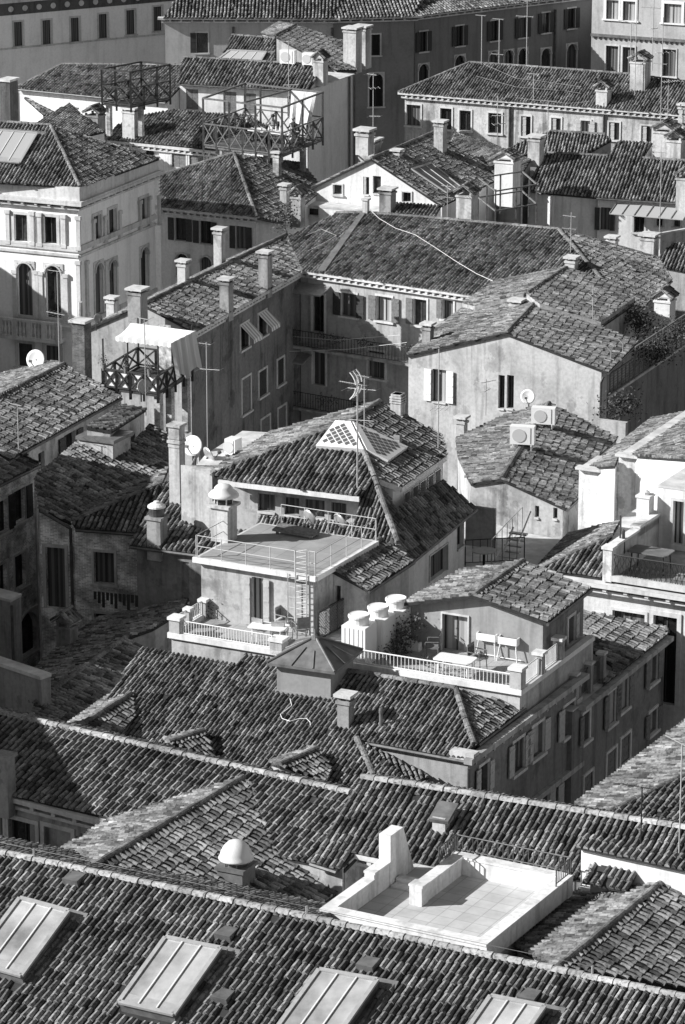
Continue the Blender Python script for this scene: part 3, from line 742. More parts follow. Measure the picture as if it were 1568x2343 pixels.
for i in range(4):
    tr.tube(cs[i] + ZX * .02, ap + ZX * .02, .04, 6)
    for t in (.36, .68): q = cs[i].lerp(cs[(i + 1) % 4], t); tr.tube(q + ZX * .02, q.lerp(ap, .62 if t < .5 else .55) + ZX * .02, .022, 5)
tr.lathe(ap - ZX * .06, [(.16, 0), (.13, .08), (.05, .13), (.02, .32)], 8)
obj('metal_roof', tr, LEAD, to)
P = H8.chimney(785, 1668, 1588, 38, p8, 'slab', CHIMG)
H8.chimney(870, 1667, 1620, 11, p8, 'pot', LEAD)
rope = MB(); rp = [p8.hit(*q) + ZX * .12 for q in ((664, 1606), (668, 1622), (658, 1630), (642, 1642), (646, 1652), (664, 1658), (684, 1652), (702, 1652), (710, 1660), (711, 1668))]
rope.path(rp, .013, 5); tag(obj('loose_cable', rope, WHITEM), 'loose white cable curled on the tiles below the turret', 'cable')

# long right-hand facade in shade
ZF = 14.45
C8 = W(1072, 1738, ZF); fdir = (W(1333, 1546, ZF) - C8); L8 = fdir.length; fdir.normalize()
print('FAC', L8, math.degrees(math.atan2(fdir.y, fdir.x)))
fn = Vector((fdir.y, -fdir.x, 0))
FB = Bld('town_house', 'tall house wing whose shaded side wall has grey shuttered windows facing the narrow street', 'house', wall=GREY, shut=SHUTG)
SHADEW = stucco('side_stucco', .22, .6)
F = lambda t, d, z=ZF: Vector((C8.x + fdir.x * t - fn.x * d, C8.y + fdir.y * t - fn.y * d, z))
FB.roof([F(0, 0), F(L8, 0), F(L8, 5), F(0, 5)], PZ(ZF), 'gxxe', tile=False, og=.02, oe=.02, th=.05); FB.gutter = False
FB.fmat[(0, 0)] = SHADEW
FB.win(0, 0, ('o', 1106, 1782, 19, 67), ('o', 1185, 1728, 23, 72), ('o', 1229, 1693, 25, 73), ('o', 1301, 1645, 25, 70), ('o', 1299, 1809, 25, 65), ('o', 1240, 1850, 25, 65))
FB.build()
cn = MB(); cn.box(F(L8 / 2 - .1, -.1, ZF + .02), fdir * (L8 / 2 + .15), fn * .14, ZX * .09); 
for i in range(13): cn.box(F(.3 + i * L8 / 13, -.06, ZF - .16), fdir * .05, fn * .08, ZX * .07)
obj('cornice', cn, DIRTY, FB.root)
cn = MB(); cn.box(F(.12, .2, ZF + .1), fdir * .2, fn * .42, ZX * .12); obj('stone_gutter', cn, STONE, FB.root)
FB.pipe([F(-.06, -.05, ZF - .25), F(-.06, -.05, 6)], .05)
cn = MB(); cn.box(F(L8 / 2 + 1.5, -.06, ZF - 3.05), fdir * (L8 / 2 - 1.5), fn * .08, ZX * .09); obj('string_course', cn, DIRTY, FB.root)
Z2 = 13.7
C9 = W(1329, 1607, Z2); g9 = W(1526, 1450, Z2); L9 = (g9 - C9).length; gd = (g9 - C9).normalized(); gn = Vector((gd.y, -gd.x, 0))
G = lambda t, d, z=Z2: Vector((C9.x + gd.x * t - gn.x * d, C9.y + gd.y * t - gn.y * d, z))
FC = Bld('town_house', 'shaded rear house wing with dark tiled roof and shuttered windows over the street', 'house', wall=GREY, tile=T_DARK, shut=SHUTM)
q0 = PL(G(0, 0), G(L9, 0), .36)
FC.roof([G(1.9, 0), G(L9, 0), (1522, 1437), (1333, 1398), (1333, 1470), (1405, 1525)], q0, 'erxxxx', oe=.2)
FC.roof([G(-.6, .02, Z2 - .1), G(L9, .02, Z2 - .1), G(L9, 4, Z2 - .1), G(-.6, 4, Z2 - .1)], PZ(Z2 - .1), 'geex', tile=False, og=.02, oe=.05, th=.04)
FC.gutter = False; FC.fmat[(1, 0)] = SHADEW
FC.win(1, 0, ('l', 1340, 1662, 15, 65), ('o', 1398, 1619, 17, 75), ('o', 1427, 1585, 17, 75), ('o', 1493, 1529, 18, 65), ('s', 1398, 1747, 21, 60), ('s', 1430, 1713, 21, 60), ('o', 1493, 1650, 18, 50), ('s', 1345, 1800, 20, 60))
FC.build()
cn = MB(); cn.box(G(L9 / 2, -.1, Z2 - .16), gd * (L9 / 2 + .1), gn * .14, ZX * .08); obj('cornice', cn, DIRTY, FC.root)

# terraces
ZT8 = 15.3
tfl, tfr = W(388, 1456, ZT8), W(1192, 1588, ZT8)
td = (tfr - tfl).normalized(); tn = Vector((-td.y, td.x, 0)); TL = (tfr - tfl).length
print('T8', TL, math.degrees(math.atan2(td.y, td.x)))
D = lambda a, b, z=0.0: Vector((tfl.x + td.x * a + tn.x * b, tfl.y + td.y * a + tn.y * b, ZT8 + z))
dab = lambda x, y, z=0.0: ((W(x, y, ZT8 + z) - tfl).dot(td), (W(x, y, ZT8 + z) - tfl).dot(tn))
dep = dab(1330, 1495)[1]
TR = Bld('roof_terrace', 'roof terrace with white railings spread between the two penthouses', 'terrace', wall=PALE); TR.gutter = False
TR.roof([D(0, 0), D(TL, 0), D(TL, 6.2), D(0, 6.2)], PZ(ZT8), 'gggg', tile=False, og=.05, th=.08); TR.build()
fl = MB(); fl.quad(D(.1, .1, .006), D(TL - .1, .1, .006), D(TL - .1, 6, .006), D(.1, 6, .006)); obj('paving', fl, floor_tiles('deck_paving', .42, .4, -math.atan2(td.y, td.x)), TR.root)
cb = MB(); cb.box(D(TL / 2, .06, .06), td * (TL / 2 + .05), tn * .13, ZX * .09); cb.box(D(TL - .06, 3, .06), td * .12, tn * 3, ZX * .085); cb.box(D(.06, 1.4, .06), td * .12, tn * 1.4, ZX * .085)
obj('kerb', cb, WHITE, TR.root)
def post(a, b, h=.78, w=.2, cap=True):
    m = MB(); m.box(D(a, b, h / 2), td * w, tn * w, ZX * h / 2); c = MB(); c.box(D(a, b, h + .04), td * (w + .05), tn * (w + .05), ZX * .05)
    o = obj('pillar', m, PALE, TR.root); obj('cap', c, WHITE, o)
post(TL - .18, .15); post(.2, .15, .62, .19); post(.12, 1.1, .62, .1); post(.12, 2.2, .62, .12)
ax0 = dab(640, 1492)[0]; ax1 = dab(815, 1520)[0]; post(ax0, .15, .45, .22)
railing(D(.4, .06, .1), D(ax0 - .2, .06, .1), .5, 34, WHITEM, TR.root); railing(D(ax1, .06, .1), D(TL - .4, .06, .1), .5, 42, WHITEM, TR.root, rr=.025)
for i in range(3): post(TL - .12, 1.75 + 1.6 * i, .8, .15) if i < 2 else None
railing(D(TL - .1, .4, .1), D(TL - .1, 1.55, .1), .62, 12, WHITEM, TR.root); railing(D(TL - .1, 1.95, .1), D(TL - .1, 3.15, .1), .62, 12, WHITEM, TR.root)
railing(D(.1, .4, .1), D(.1, 2.2, .1), .55, 14, WHITEM, TR.root)
# lower rear terrace rails over the second wing
for t0, t1 in ((.25, 1.2), (1.4, 2.3)):
    railing(G(t0, .25, Z2 - .05), G(t1, .25, Z2 - .05), .85, 10, GUT, FC.root)
for t in (.05, 1.3, 2.4):
    m = MB(); m.box(G(t, .25, Z2 + .42), gd * .12, gn * .12, ZX * .5); c = MB(); c.box(G(t, .25, Z2 + .95), gd * .16, gn * .16, ZX * .04); o = obj('pillar', m, GREY, FC.root); obj('cap', c, STONE, o)

# left penthouse with sun deck
ZD = 17.45
PH1 = Bld('penthouse', 'pale penthouse topped by a railed flat sun deck with big domed flue', 'penthouse', wall=PALE, shut=SHUTG); PH1.gutter = False
k0, k1, k2 = W(447, 1274, ZD), W(721, 1318, ZD), W(826, 1231, ZD)
kd = (k1 - k0).normalized(); kn = Vector((-kd.y, kd.x, 0)); KL = (k1 - k0).length; KB = (k2 - k1).dot(kn)
K = lambda a, b, z=0.0: Vector((k0.x + kd.x * a + kn.x * b, k0.y + kd.y * a + kn.y * b, ZD + z))
PH1.roof([K(0, 0), K(KL, 0), K(KL, KB), K(0, KB)], PZ(ZD), 'gggg', tile=False, og=.14, th=.13)
PH1.win(0, 0, ('D', 590, 1376, 27, 110, {'gl': 'c', 'op': 1, 'fr': 0}))
PH1.build()
m = MB(); m.box(K(KL / 2, -.05, -.08), kd * (KL / 2 + .06), kn * .05, ZX * .09); m.box(K(KL + .05, KB / 2, -.08), kd * .05, kn * KB / 2, ZX * .088); obj('fascia', m, WHITE, PH1.root)
fl = MB(); fl.quad(K(.1, .1, .008), K(KL - .1, .1, .008), K(KL - .1, KB - .1, .008), K(.1, KB - .1, .008)); obj('deck_slabs', fl, floor_tiles('deck_slab', .34, .9, -math.atan2(kd.y, kd.x)), PH1.root)
RAILM = plain('rail_paint', .5, .5)
def deckrail(p, q, n, h=.78):
    m = MB()
    for z in (h, h * .52): m.tube(p + ZX * z, q + ZX * z, .014, 5)
    for i in range(n + 1): m.tube(p.lerp(q, i / n) - ZX * .2, p.lerp(q, i / n) + ZX * h, .016, 5)
    obj('deck_railing', m, RAILM, PH1.root)
deckrail(K(.1, -.02), K(KL - .75, -.02), 4); deckrail(K(KL - .2, -.02), K(KL + .02, -.02), 1, .85); deckrail(K(KL, .05), K(KL, KB), 4); deckrail(K(.05, -.02), K(.05, KB * .6), 2); deckrail(K(.9, KB - .05), K(KL, KB - .05), 4, .8)
m = MB(); m.slab([K(1.05, KB - 1.0, .18), K(2.6, KB - .95, .12), K(2.6, KB - .35, .2), K(1.05, KB - .4, .26)], .06)
for a, b in ((1.2, KB - .9), (2.5, KB - .85), (1.2, KB - .45), (2.5, KB - .45)): m.box(K(a, b, .06), kd * .04, kn * .04, ZX * .08)
tag(obj('board', m, WOOD), 'flat grey board propped on the sun deck beside the big flue', 'board')
lad = MB(); l0 = K(KL - .66, -.14); l1 = K(KL - .24, -.14)
for p in (l0, l1): lad.tube(p - ZX * 2.1, p + ZX * .85, .022, 5)
for i in range(15): z = -2.0 + i * .2; lad.tube(l0 + ZX * z, l1 + ZX * z, .014, 4); lad.tube(l0 + ZX * z, l1 + ZX * (z + .12), .008, 4)
l2 = K(KL - .95, -.14); lad.tube(l2 - ZX * 2.1, l2 + ZX * .0, .018, 5)
for i in range(6): lad.tube(l2 + ZX * (-1.9 + i * .36), l0 + ZX * (-1.9 + i * .36), .014, 4)
tag(obj('ladder', lad, STEEL), 'steel ladder fixed to the penthouse wall up to the sun deck', 'ladder')
# big flue on the deck
P = W(502, 1240, ZD); fw = .33; zs = 1.22
m = MB(); m.box(P + kn * fw + ZX * zs / 2, kd * fw, kn * fw, ZX * zs / 2); m.box(P + kn * fw + ZX * (zs + .04), kd * (fw + .1), kn * (fw + .1), ZX * .05)
o = obj('flue_stack', m, CHIMW, PH1.root)
m = MB(); m.lathe(P + kn * fw + ZX * (zs + .08), [(.3, 0), (.3, .26)], 16); obj('flue_opening', m, IRON, o)
for i in range(6):
    q = P + kn * fw + kd * .31 * math.cos(i * 1.047 + .3) + kn * .31 * math.sin(i * 1.047 + .3) + ZX * (zs + .08); obj('strut', MB().tube(q, q + ZX * .27, .025, 5), WHITEM, o)
m = MB(); m.lathe(P + kn * fw + ZX * (zs + .34), [(.52, 0), (.53, .05), (.47, .14), (.33, .24), (.31, .31), (.24, .38), (.1, .43), (.02, .44)], 28); obj('flue_dome', m, plain('fibreglass', .68, .35), o, smooth=True)
# small gable roof right of the sun deck
SR = Bld('stair_house', 'small gabled stair house with dark tiles right of the sun deck', 'house', wall=PALE, tile=T_MID); SR.sp = .19
a, c = W(760, 1305, 17.3), W(872, 1236, 17.3)
SR.roof([(760, 1305), (872, 1236), (945, 1282), (843, 1350)], PL(a, c, .40), 'rxeg', oe=.15, og=.15)
SR.roof([(760, 1305), (872, 1236), (830, 1236), (724, 1318)], PL(a, c, -.36), 'nxxg', oe=.1, og=.15)
SR.win(0, 3, ('d', 762, 1378, 36, 80, {'fr': 0}))
SR.build()
# right penthouse
C2 = W(1238, 1529, ZT8); pv = PV(C2, C2 + td); R0 = pv.hit(1086, 1363)
R1 = PZ(R0.z).hit(1198, 1285); e2 = pv.hit(1250, 1424); e1 = pv.hit(925, 1380)
PH2 = Bld('penthouse', 'grey penthouse with gabled tile roof and curtained window behind the terrace table', 'penthouse', wall=MIDG, tile=T_LIGHT, shut=SHUTG); PH2.sp = .19
q = P3(R0, R1, e2); qL = P3(R0, R1, e1)
PH2.roof([(1086, 1363), (1198, 1285), (1351, 1345), (1250, 1424)], q, 'rxeg', oe=.22, og=.28)
PH2.roof([(1086, 1363), (1198, 1285), (1060, 1305), (925, 1380)], qL, 'nxeg', oe=.1, og=.28)
PH2.win(1, 3, ('D', 1042, 1452, 58, 90, {'gl': 'c', 'fr': .05}))
PH2.win(0, 2, ('r', 1306, 1440, 14, 60))
PH2.fmat[(0, 3)] = stucco('pent_stucco', .33, .35); PH2.fmat[(1, 3)] = MATS['pent_stucco']
PH2.build()
# ------------------------------------------------------------------ house with the lozenge skylight behind the sun deck
B9 = Bld('town_house', 'hip-roofed house with white lozenge-pattern skylight and a band of small attic windows', 'house', wall=PALE, tile=T_MID); B9.sp = .19
e9a, e9b = W(530, 1100, 18.2), W(823, 1135, 18.2)
p9 = PL(e9a, e9b, .38); H9 = p9.hit(804, 963); K9 = p9.hit(858, 1093)
pr9 = P3(H9, K9, K9 + BX * 5); R9 = pr9.hit(868, 919); pl9 = P3(H9, R9, p9.hit(484, 1083))
pan1 = [p9.hit(*q) for q in ((769, 969), (804, 971), (834, 1035), (724, 1027))]; pan2 = [pr9.hit(*q) for q in ((804, 971), (818, 977), (930, 1029), (885, 1061), (836, 1036))]
B9.roof([(804, 963), (858, 1093), (823, 1135), (530, 1100), (484, 1083)], p9, 'hgexn', oe=.8, og=.35, holes=[pan1])
B9.roof([(804, 963), (868, 919), (1007, 994), (1020, 1042), (917, 1114), (858, 1093)], pr9, 'rxxexh', oe=.25, holes=[pan2])
B9.roof([(804, 963), (868, 919), (830, 930), (627, 988), (530, 1048), (484, 1083)], pl9, 'nxxxxn')
B9.fmat[(1, 3)] = WHITE; B9.gutter = False
B9.win(0, 2, ('k', 610, 1150, 40, 40, {'fr': 0}), ('k', 668, 1158, 34, 40, {'fr': 0}), ('k', 720, 1163, 46, 40, {'fr': 0}), ('k', 775, 1170, 36, 40, {'fr': 0}))
B9.win(1, 3, *[('p', x, y, 12, 27, {'fr': .03, 'fm': WHITEM, 'gl': 'x'}) for x, y in ((930, 1139), (949, 1126), (966, 1114), (984, 1101), (1000, 1089))])
B9.build()
m = MB(); u9 = (e9b - e9a).normalized(); n9 = Vector((u9.y, -u9.x, 0)); E0, E1 = p9.hit(500, 1097), e9b
m.box((E0 + E1) / 2 - ZX * .1, u9 * (E1 - E0).length / 2, n9 * .05, ZX * .09)
q0, q1 = pr9.hit(917, 1114), pr9.hit(1020, 1042); m.bar(q0 - ZX * .1, q1 - ZX * .1, .1, .18); m.bar(q0 - ZX * .08, K9 - ZX * .08, .1, .18); obj('fascia', m, WHITE, B9.root)
lz = MB()
def lozenge(P, pl, nx, ny):
    n = pl.n; up = n * .16; Q = [p + up for p in P]; lz.poly(Q, 0)
    for a, b in zip(P, P[1:] + P[:1]): lz.quad(a, b, b + up, a + up, 0)
for P, pl, o in ((pan1, p9, 0), (pan2, pr9, 1)):
    lozenge(P, pl, 6, 5); n = pl.n; g = Vector((-n.x, -n.y, 0)).normalized(); v3 = Vector((g.x, g.y, math.hypot(n.x, n.y) / n.z)).normalized(); u3 = Vector((g.y, -g.x, 0))
    o0 = P[0]; P2 = [((p - o0).dot(u3), (p - o0).dot(v3)) for p in P]; cu = sum(p[0] for p in P2) / len(P2); cv = sum(p[1] for p in P2) / len(P2)
    st = .27
    for i in range(-12, 13):
        for j in range(-12, 13):
            u, v = cu + (i + .5 * (j % 2)) * st * 1.05, cv + j * st * .62
            sg = seg_u(P2, u - .12), seg_u(P2, u + .12)
            if all(s_ and s_[0][0] + .2 < v < s_[0][1] - .2 for s_ in sg):
                c = o0 + u3 * u + v3 * v + n * .165; lz.poly([c + u3 * .115, c + v3 * .135, c - u3 * .115, c - v3 * .135], 1)
obj('lozenge_skylight', lz, [PAINT, plain('lozenge_glass', .12, .15)], B9.root)
# steep lower skirt: dark right side, striped front
kt = K9.copy(); kb = PV(K9, K9 + AX - BX).hit(920, 1268)
print('HIP', kt, kb)
pS = P3(kt, kb, kb + BX * 4); pF = P3(kt, kb, kb - AX * 4)
SK = Bld('skirt_roof', 'steep dark ribbed roof sweeping down below the attic windows of the lozenge skylight house', 'roof', wall=WHITE, tile=T_MID, shut=SHUTM); SK.sp = .16; SK.gutter = True
SK.roof([(858, 1095), (908, 1163), (1014, 1098), (1088, 1162), (943, 1281), (920, 1268)], pS, 'xxxexh', oe=.35)
SK.roof([(858, 1095), (920, 1268), (872, 1237), (845, 1242), (780, 1280), (575, 1262), (592, 1180), (700, 1188), (812, 1198), (822, 1150), (830, 1128)], pF, 'nxxxxxxxxxx')
SK.win(0, 3, ('d', 1003, 1288, 40, 60, {'fr': .05}), ('p', 1055, 1225, 18, 50, {'fr': 0}))
SK.build()

# ------------------------------------------------------------------ shaded left court: striped roof, brick walls
B10 = Bld('brick_house', 'brick house under striped tiles with a barred window over the shaded left courtyard', 'house', wall=BRICK, tile=T_LIGHT); B10.sp = .2
pa = PL(W(174, 1208, 15.0), W(322, 1219, 15.0), .42)
B10.roof([(166, 1194), (270, 1148), (372, 1106), (386, 1100), (345, 1150), (322, 1219), (174, 1208)], pa, 'hhnxxex', oe=.25)
a0, a1, a2 = pa.hit(166, 1194), pa.hit(270, 1148), pa.hit(372, 1106)
plf = P3(a0, a2, a0 - AX * 1.0 + BX * .8 - ZX * .25)
B10.roof([(166, 1194), (270, 1148), (372, 1106), (386, 1070), (330, 1105), (240, 1150)], plf, 'nnxxxx')
B10.win(0, 5, ('k', 239, 1299, 46, 72), ('d', 240, 1424, 46, 40), )
B10.build()
B10b = Bld('town_house', 'striped tile roof with tall rendered chimneys left of the sun deck', 'house', wall=MIDG, tile=T_LIGHT); B10b.sp = .2
pb = PL(W(297, 1246, 15.6), W(459, 1267, 15.6), .42)
B10b.roof([(297, 1246), (340, 1180), (388, 1098), (480, 1085), (590, 1110), (590, 1284), (464, 1268)], pb, 'gxxxxxe', oe=.3)
B10b.win(0, 6, ('d', 424, 1330, 18, 90, {'fr': 0}))
B10b.build()
P = B10b.chimney(400, 1156, 973, 36, pb, 'plain', CHIMW)
c = MB(); w = .3
for k in (0, .16, .32): c.box(P + BX * .2 + ZX * (2.55 - k), AX * (.23 + .03 * (k == .16)), BX * (.23 + .03 * (k == .16)), ZX * .05)
obj('chimney_crown', c, CHIMW, B10b.root)
B10b.chimney(352, 1252, 1184, 46, pb, 'plain', CHIMG)
Q = pb.hit(352, 1250) + ZX * .95 + BX * .25
pot = MB(); pot.lathe(Q, [(.26, 0), (.28, .1), (.28, .42), (.3, .46)], 16); po = obj('chimney_pot', pot, GUT, B10b.root)
pot = MB(); pot.lathe(Q + ZX * .46, [(.33, 0), (.32, .06), (.2, .14), (.12, .16), (.1, .22), (.02, .24)], 16); obj('pot_lid', pot, WHITEM, po)
cw = W(358, 1390, 12.2); m = MB(); m.box(cw + BX * .4 + ZX * .6, AX * .36, BX * .3, ZX * 1.3); c = MB(); c.box(cw + BX * .4 + ZX * 2.0, AX * .44, BX * .38, ZX * .06); c.box(cw + BX * .4 + ZX * 2.18, AX * .3, BX * .24, ZX * .05)
for i in (-1, 1): c.box(cw + BX * .4 + ZX * 2.1, AX * .05 + AX * 0, BX * .2, ZX * .07)
o = obj('chimney', m, CHIMG, B10b.root); obj('cap', c, CHIMW, o)

DR = Bld('brick_house', 'dark tiled roof in shade between the brick court and the whitewashed side wall', 'house', wall=BRICK, tile=T_DARK); DR.sp = .2
E0 = pa.hit(166, 1194) - ZX * .15; E1 = E0 + (BX * 1 + AX * .15).normalized() * 8
pd = PL(E0, E1, .34)
DR.roof([(89, 1166), (166, 1197), (275, 1150), (386, 1075), (392, 1000), (345, 970), (260, 1056), (190, 1000), (80, 1090)], pd, 'gnxxxxxxx'); DR.gutter = False
DR.win(0, 0, ('d', 128, 1322, 44, 140, {'fr': .12}))
DR.build()
DR.pipe([W(92, 1168, 15.5), pd.hit(166, 1200) - BX * .15 - ZX * .1, pd.hit(168, 1204) - BX * .15 - ZX * 7], .06)

BL = Bld('low_house', 'low roof in deep shade with a sunlit far tip, beside the big front slope', 'house', wall=GREY, tile=T_DARK)
ra, rb = W(80, 1610, 13.6), W(287, 1461, 13.6)
pR, pL_ = PL(ra, rb, .36), PL(ra, rb, -.34)
BL.roof([(80, 1610), (287, 1461), (322, 1482), (250, 1590), (160, 1680), (60, 1670)], pR, 'rxxxxx')
BL.roof([(80, 1610), (287, 1461), (352, 1437), (420, 1395), (430, 1372), (228, 1415), (110, 1500), (40, 1590)], pL_, 'nxxxxxxx'); BL.build()
m = MB(); LB = Bld('house', 'plain grey wall end at the left edge below the brick court', 'house', wall=stucco('left_wall', .33, .6)); LB.gutter = False
za = W(-40, 1504, 14.6); zb_ = W(92, 1548, 14.6); du = (zb_ - za).normalized(); dv = Vector((-du.y, du.x, 0))
LB.roof([za, zb_, zb_ + dv * .5, za + dv * .5], PZ(14.6), 'gxxx', tile=False, og=.06, oe=.03, th=.12); LB.build()
LB2 = Bld('house', 'grey rendered wall with a drainpipe at the left edge under the brick windows', 'house', wall=CHIMG); LB2.gutter = False
za = W(-40, 1356, 13.4); zb_ = W(24, 1372, 13.4)
LB2.roof([za, zb_, zb_ + BX * .8, za + BX * .8], PZ(13.4), 'geex', tile=False, og=.03, oe=.03, th=.1); LB2.build(); LB2.pipe([zb_ + AX * .06 - BX * .03 - ZX * .2, zb_ + AX * .06 - BX * .03 - ZX * 9], .05)
BL.chimney(145, 1484, 1405, 48, pL_, 'house', CHIMG)

B12 = Bld('brick_house', 'tiled house at the left edge with brick front and open shuttered windows', 'house', wall=BRICK, tile=T_LIGHT, shut=SHUT); B12.sp = .2
ea_, eb_ = W(46, 1035, 16.2), W(276, 908, 16.2)
p12 = PL(ea_, eb_, .36); Ra, Rb = p12.hit(0, 905), p12.hit(147, 834)
B12.roof([(147, 834), (276, 908), (46, 1035), (20, 1050), (-60, 1000), (-60, 936)], p12, 'gexxxr', oe=.3)
pl12 = PL(Ra, Rb, -.36)
B12.roof([(147, 834), (-60, 936), (-90, 905), (-10, 860), (125, 826)], pl12, 'nxxxx')
lo = p12.hit(88, 1062) - ZX * .25; p12b = Pl(lo, p12.n)
B12.roof([(88, 1062), (46, 1033), (-40, 1060), (-60, 1136), (0, 1106)], p12b, 'xxxee', oe=.25)
B12.fmat[(0, 1)] = stucco('side_white', .50, .7)
B12.win(0, 1, ('o', 160, 1012, 26, 44, {'fr': 0}), ('p', 95, 1052, 14, 36, {'fr': 0}))
B12.win(2, 4, ('o', 44, 1156, 26, 75), ('o', 4, 1182, 26, 75), ('p', 46, 1306, 26, 78), ('p', 4, 1330, 24, 78), ('a', 60, 1450, 46, 95))
B12.build()
# annex with flat dark dormer on the side wall
AN = Bld('roof_annex', 'small lit annex with dark flat dormer roof beside the left tiled house', 'annex', wall=stucco('annex_wall', .5, .7), tile=T_MID); AN.gutter = False
z0_ = W(250, 1060, 15.6); a = W(256, 1052, 15.7); b = W(334, 978, 15.7); nn = (b - a).normalized(); mm = Vector((-nn.y, nn.x, 0))
top0, top1 = a + ZX * 1.15, b + ZX * .75
AN.roof([top0, top1, top1 + mm * 1.0 + ZX * .1, top0 + mm * 1.0 + ZX * .1], P3(top0, top1, top1 + mm + ZX * .1), 'exxx', oe=.05)
AN.win(0, 0, ('p', 301, 1012, 12, 30, {'fr': .03}))
AN.build()
m = MB(); c = W(226, 1040, 15.9); m.box(c + BX * .5 + ZX * .1, AX * .75, BX * .7, ZX * .5); t = thing('roof_dormer', 'flat-topped dark dormer box on the shaded roof', 'dormer', c); obj('walls', m, stucco('annex_wall', .5, .7), t)
c2 = MB(); c2.box(c + BX * .5 + ZX * .66, AX * .85, BX * .8, ZX * .07); obj('flat_roof', c2, LEAD, t)

# ------------------------------------------------------------------ U-shaped house round the dark courtyard
UH = Bld('courtyard_house', 'long L-shaped house with white dentil cornice around the dark central courtyard', 'house', wall=GREY, tile=T_MID, shut=SHUT); UH.sp = .175
pM = PL(W(692, 619, 13), W(1089, 677, 13), .36)
hM, kM = pM.hit(1279, 525), pM.hit(1450, 722)
UH.roof([(660, 541), (769, 488), (831, 487), (963, 497), (1279, 525), (1450, 722), (1089, 677), (692, 619)], pM, 'nrrrhexn'.replace('x', 'e'), oe=.34)
v0 = pM.hit(692, 619); pLw = PL(W(447, 760, 13.05), v0, .36)
g0, g1 = pLw.hit(326, 697), pLw.hit(655, 537)
UH.roof([(326, 697), (655, 537), (660, 541), (692, 619), (447, 760)], pLw, 'rxneg', oe=.3, og=.1)
pvg = PV(pLw.hit(326, 697), pLw.hit(447, 760)); gl = pvg.hit(200, 751); pl_ = P3(g0, g1, gl)
UH.roof([g0, g1, g1 + (gl - g0), gl], pl_, 'nxeg', oe=.05, og=.1)
pRh = P3(hM, kM, kM + BX * 5)
UH.roof([(1279, 525), (1507, 592), (1536, 640), (1450, 722)], pRh, 'rxen')
UH.corn[(0, 5)] = UH.corn[(0, 6)] = 'dentil'; UH.corn[(1, 3)] = 'dentil'
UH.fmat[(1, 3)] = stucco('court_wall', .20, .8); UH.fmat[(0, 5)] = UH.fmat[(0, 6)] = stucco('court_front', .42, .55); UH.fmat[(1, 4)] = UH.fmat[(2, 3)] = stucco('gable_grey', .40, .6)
dk = {'sh': SHUT}; SM = {'sh': SHUTM}
UH.win(0, 6, ('d', 729, 716, 27, 86), ('o', 799, 697, 34, 53, {'gl': 'k'}), ('o', 880, 706, 34, 56, {'gl': 'c', 'sh': SHUTM}), ('l', 962, 714, 30, 60, SM), ('l', 1026, 708, 24, 44, SM), ('d', 731, 838, 28, 85), ('k', 862, 834, 38, 62))
UH.win(1, 3, ('p', 559, 768, 18, 56, {'awn': 1}), ('p', 600, 741, 18, 54, {'awn': 1}), ('s', 563, 903, 20, 80, {'sh': SHUTM}), ('s', 601, 875, 18, 58), ('s', 642, 849, 15, 58), ('s', 607, 980, 20, 50, SM), ('s', 645, 958, 18, 56, SM))
UH.win(1, 4, ('d', 385, 795, 26, 76, {'fr': 0}))
UH.build()
for a in ((513, 712, 638, 31), (602, 659, 577, 31)): UH.chimney(*a, pLw, 'slab', CHIMG)
UH.chimney(307, 716, 661, 44, pLw, 'slab', CHIMG)
for a in ((252, 722, 680, 26), (415, 641, 596, 27), (498, 592, 523, 27)): UH.chimney(*a, pl_ if a[0] < 300 else pLw, 'slab', CHIMW)
UH.chimney(1304, 628, 588, 30, pM, 'slab', CHIMW)
UH.chimney(835, 492, 455, 16, pM, 'plain', CHIMW)
# courtyard balconies, canopies
fa, fb = UH.fac[(0, 6)]
if fa.x > fb.x: fa, fb = fb, fa
fu = Vector((fb.x - fa.x, fb.y - fa.y, 0)).normalized(); fnm = Vector((fu.y, -fu.x, 0)); pfw = Pl(fa, fnm)
def on(x, y, d=0): return pfw.hit(x, y) + fnm * d
for (xl, yl, xr, yr, lb) in ((676, 778, 1000, 800, ''), (660, 915, 930, 935, '')):
    a, b = on(xl, yl), on(xr, yr); b.z = a.z; m = MB(); dl = 1.0
    m.slab([a, b, b + fnm * dl, a + fnm * dl], .14); bo = obj('balcony', m, DIRTY, UH.root)
    railing(a + fnm * dl, b + fnm * dl, .85, 46, IRON, bo); railing(a, a + fnm * dl, .85, 6, IRON, bo)
    pl = MB(); rr = random.Random(int(xl))
    fp = [a.lerp(b, rr.random()) + fnm * (dl + rr.uniform(-.1, .1)) + ZX * .7 for _ in range(9)]
    for q in fp:
        for _ in range(60):
            c = q + Vector((rr.gauss(0, .16), rr.gauss(0, .1), rr.gauss(0, .13))); e = Vector((rr.uniform(-1, 1), rr.uniform(-1, 1), rr.uniform(-1, 1))).normalized() * .06; f = e.cross(Vector((rr.random(), rr.random(), 1))).normalized() * .04
            pl.quad(c - e, c - f, c + e, c + f)
    tag(obj('flower_boxes', pl, LEAF), 'flowers in boxes along the %s courtyard balcony rail' % ('upper' if xl > 670 else 'lower'), 'flower box')
for (xl, yl, xr, yr, w) in ((669, 641, 757, 650, 1.0), (655, 800, 716, 806, 1.0)):
    a, b = on(xl, yl), on(xr, yr); b.z = a.z; m = MB(); m.slab([a, b, b + fnm * w - ZX * .3, a + fnm * w - ZX * .3], .07); obj('canopy', m, STEEL, UH.root)
cl = MB(); cl.path([on(680, 760, .9), on(800, 766, 1.3), on(940, 757, 1.0)], .012, 4); cl.path([on(690, 790, 1.5), on(830, 785, 1.5), on(960, 772, 1.2)], .012, 4)
tag(obj('washing_line', cl, WHITEM), 'thin washing lines strung across the courtyard balconies', 'washing line')
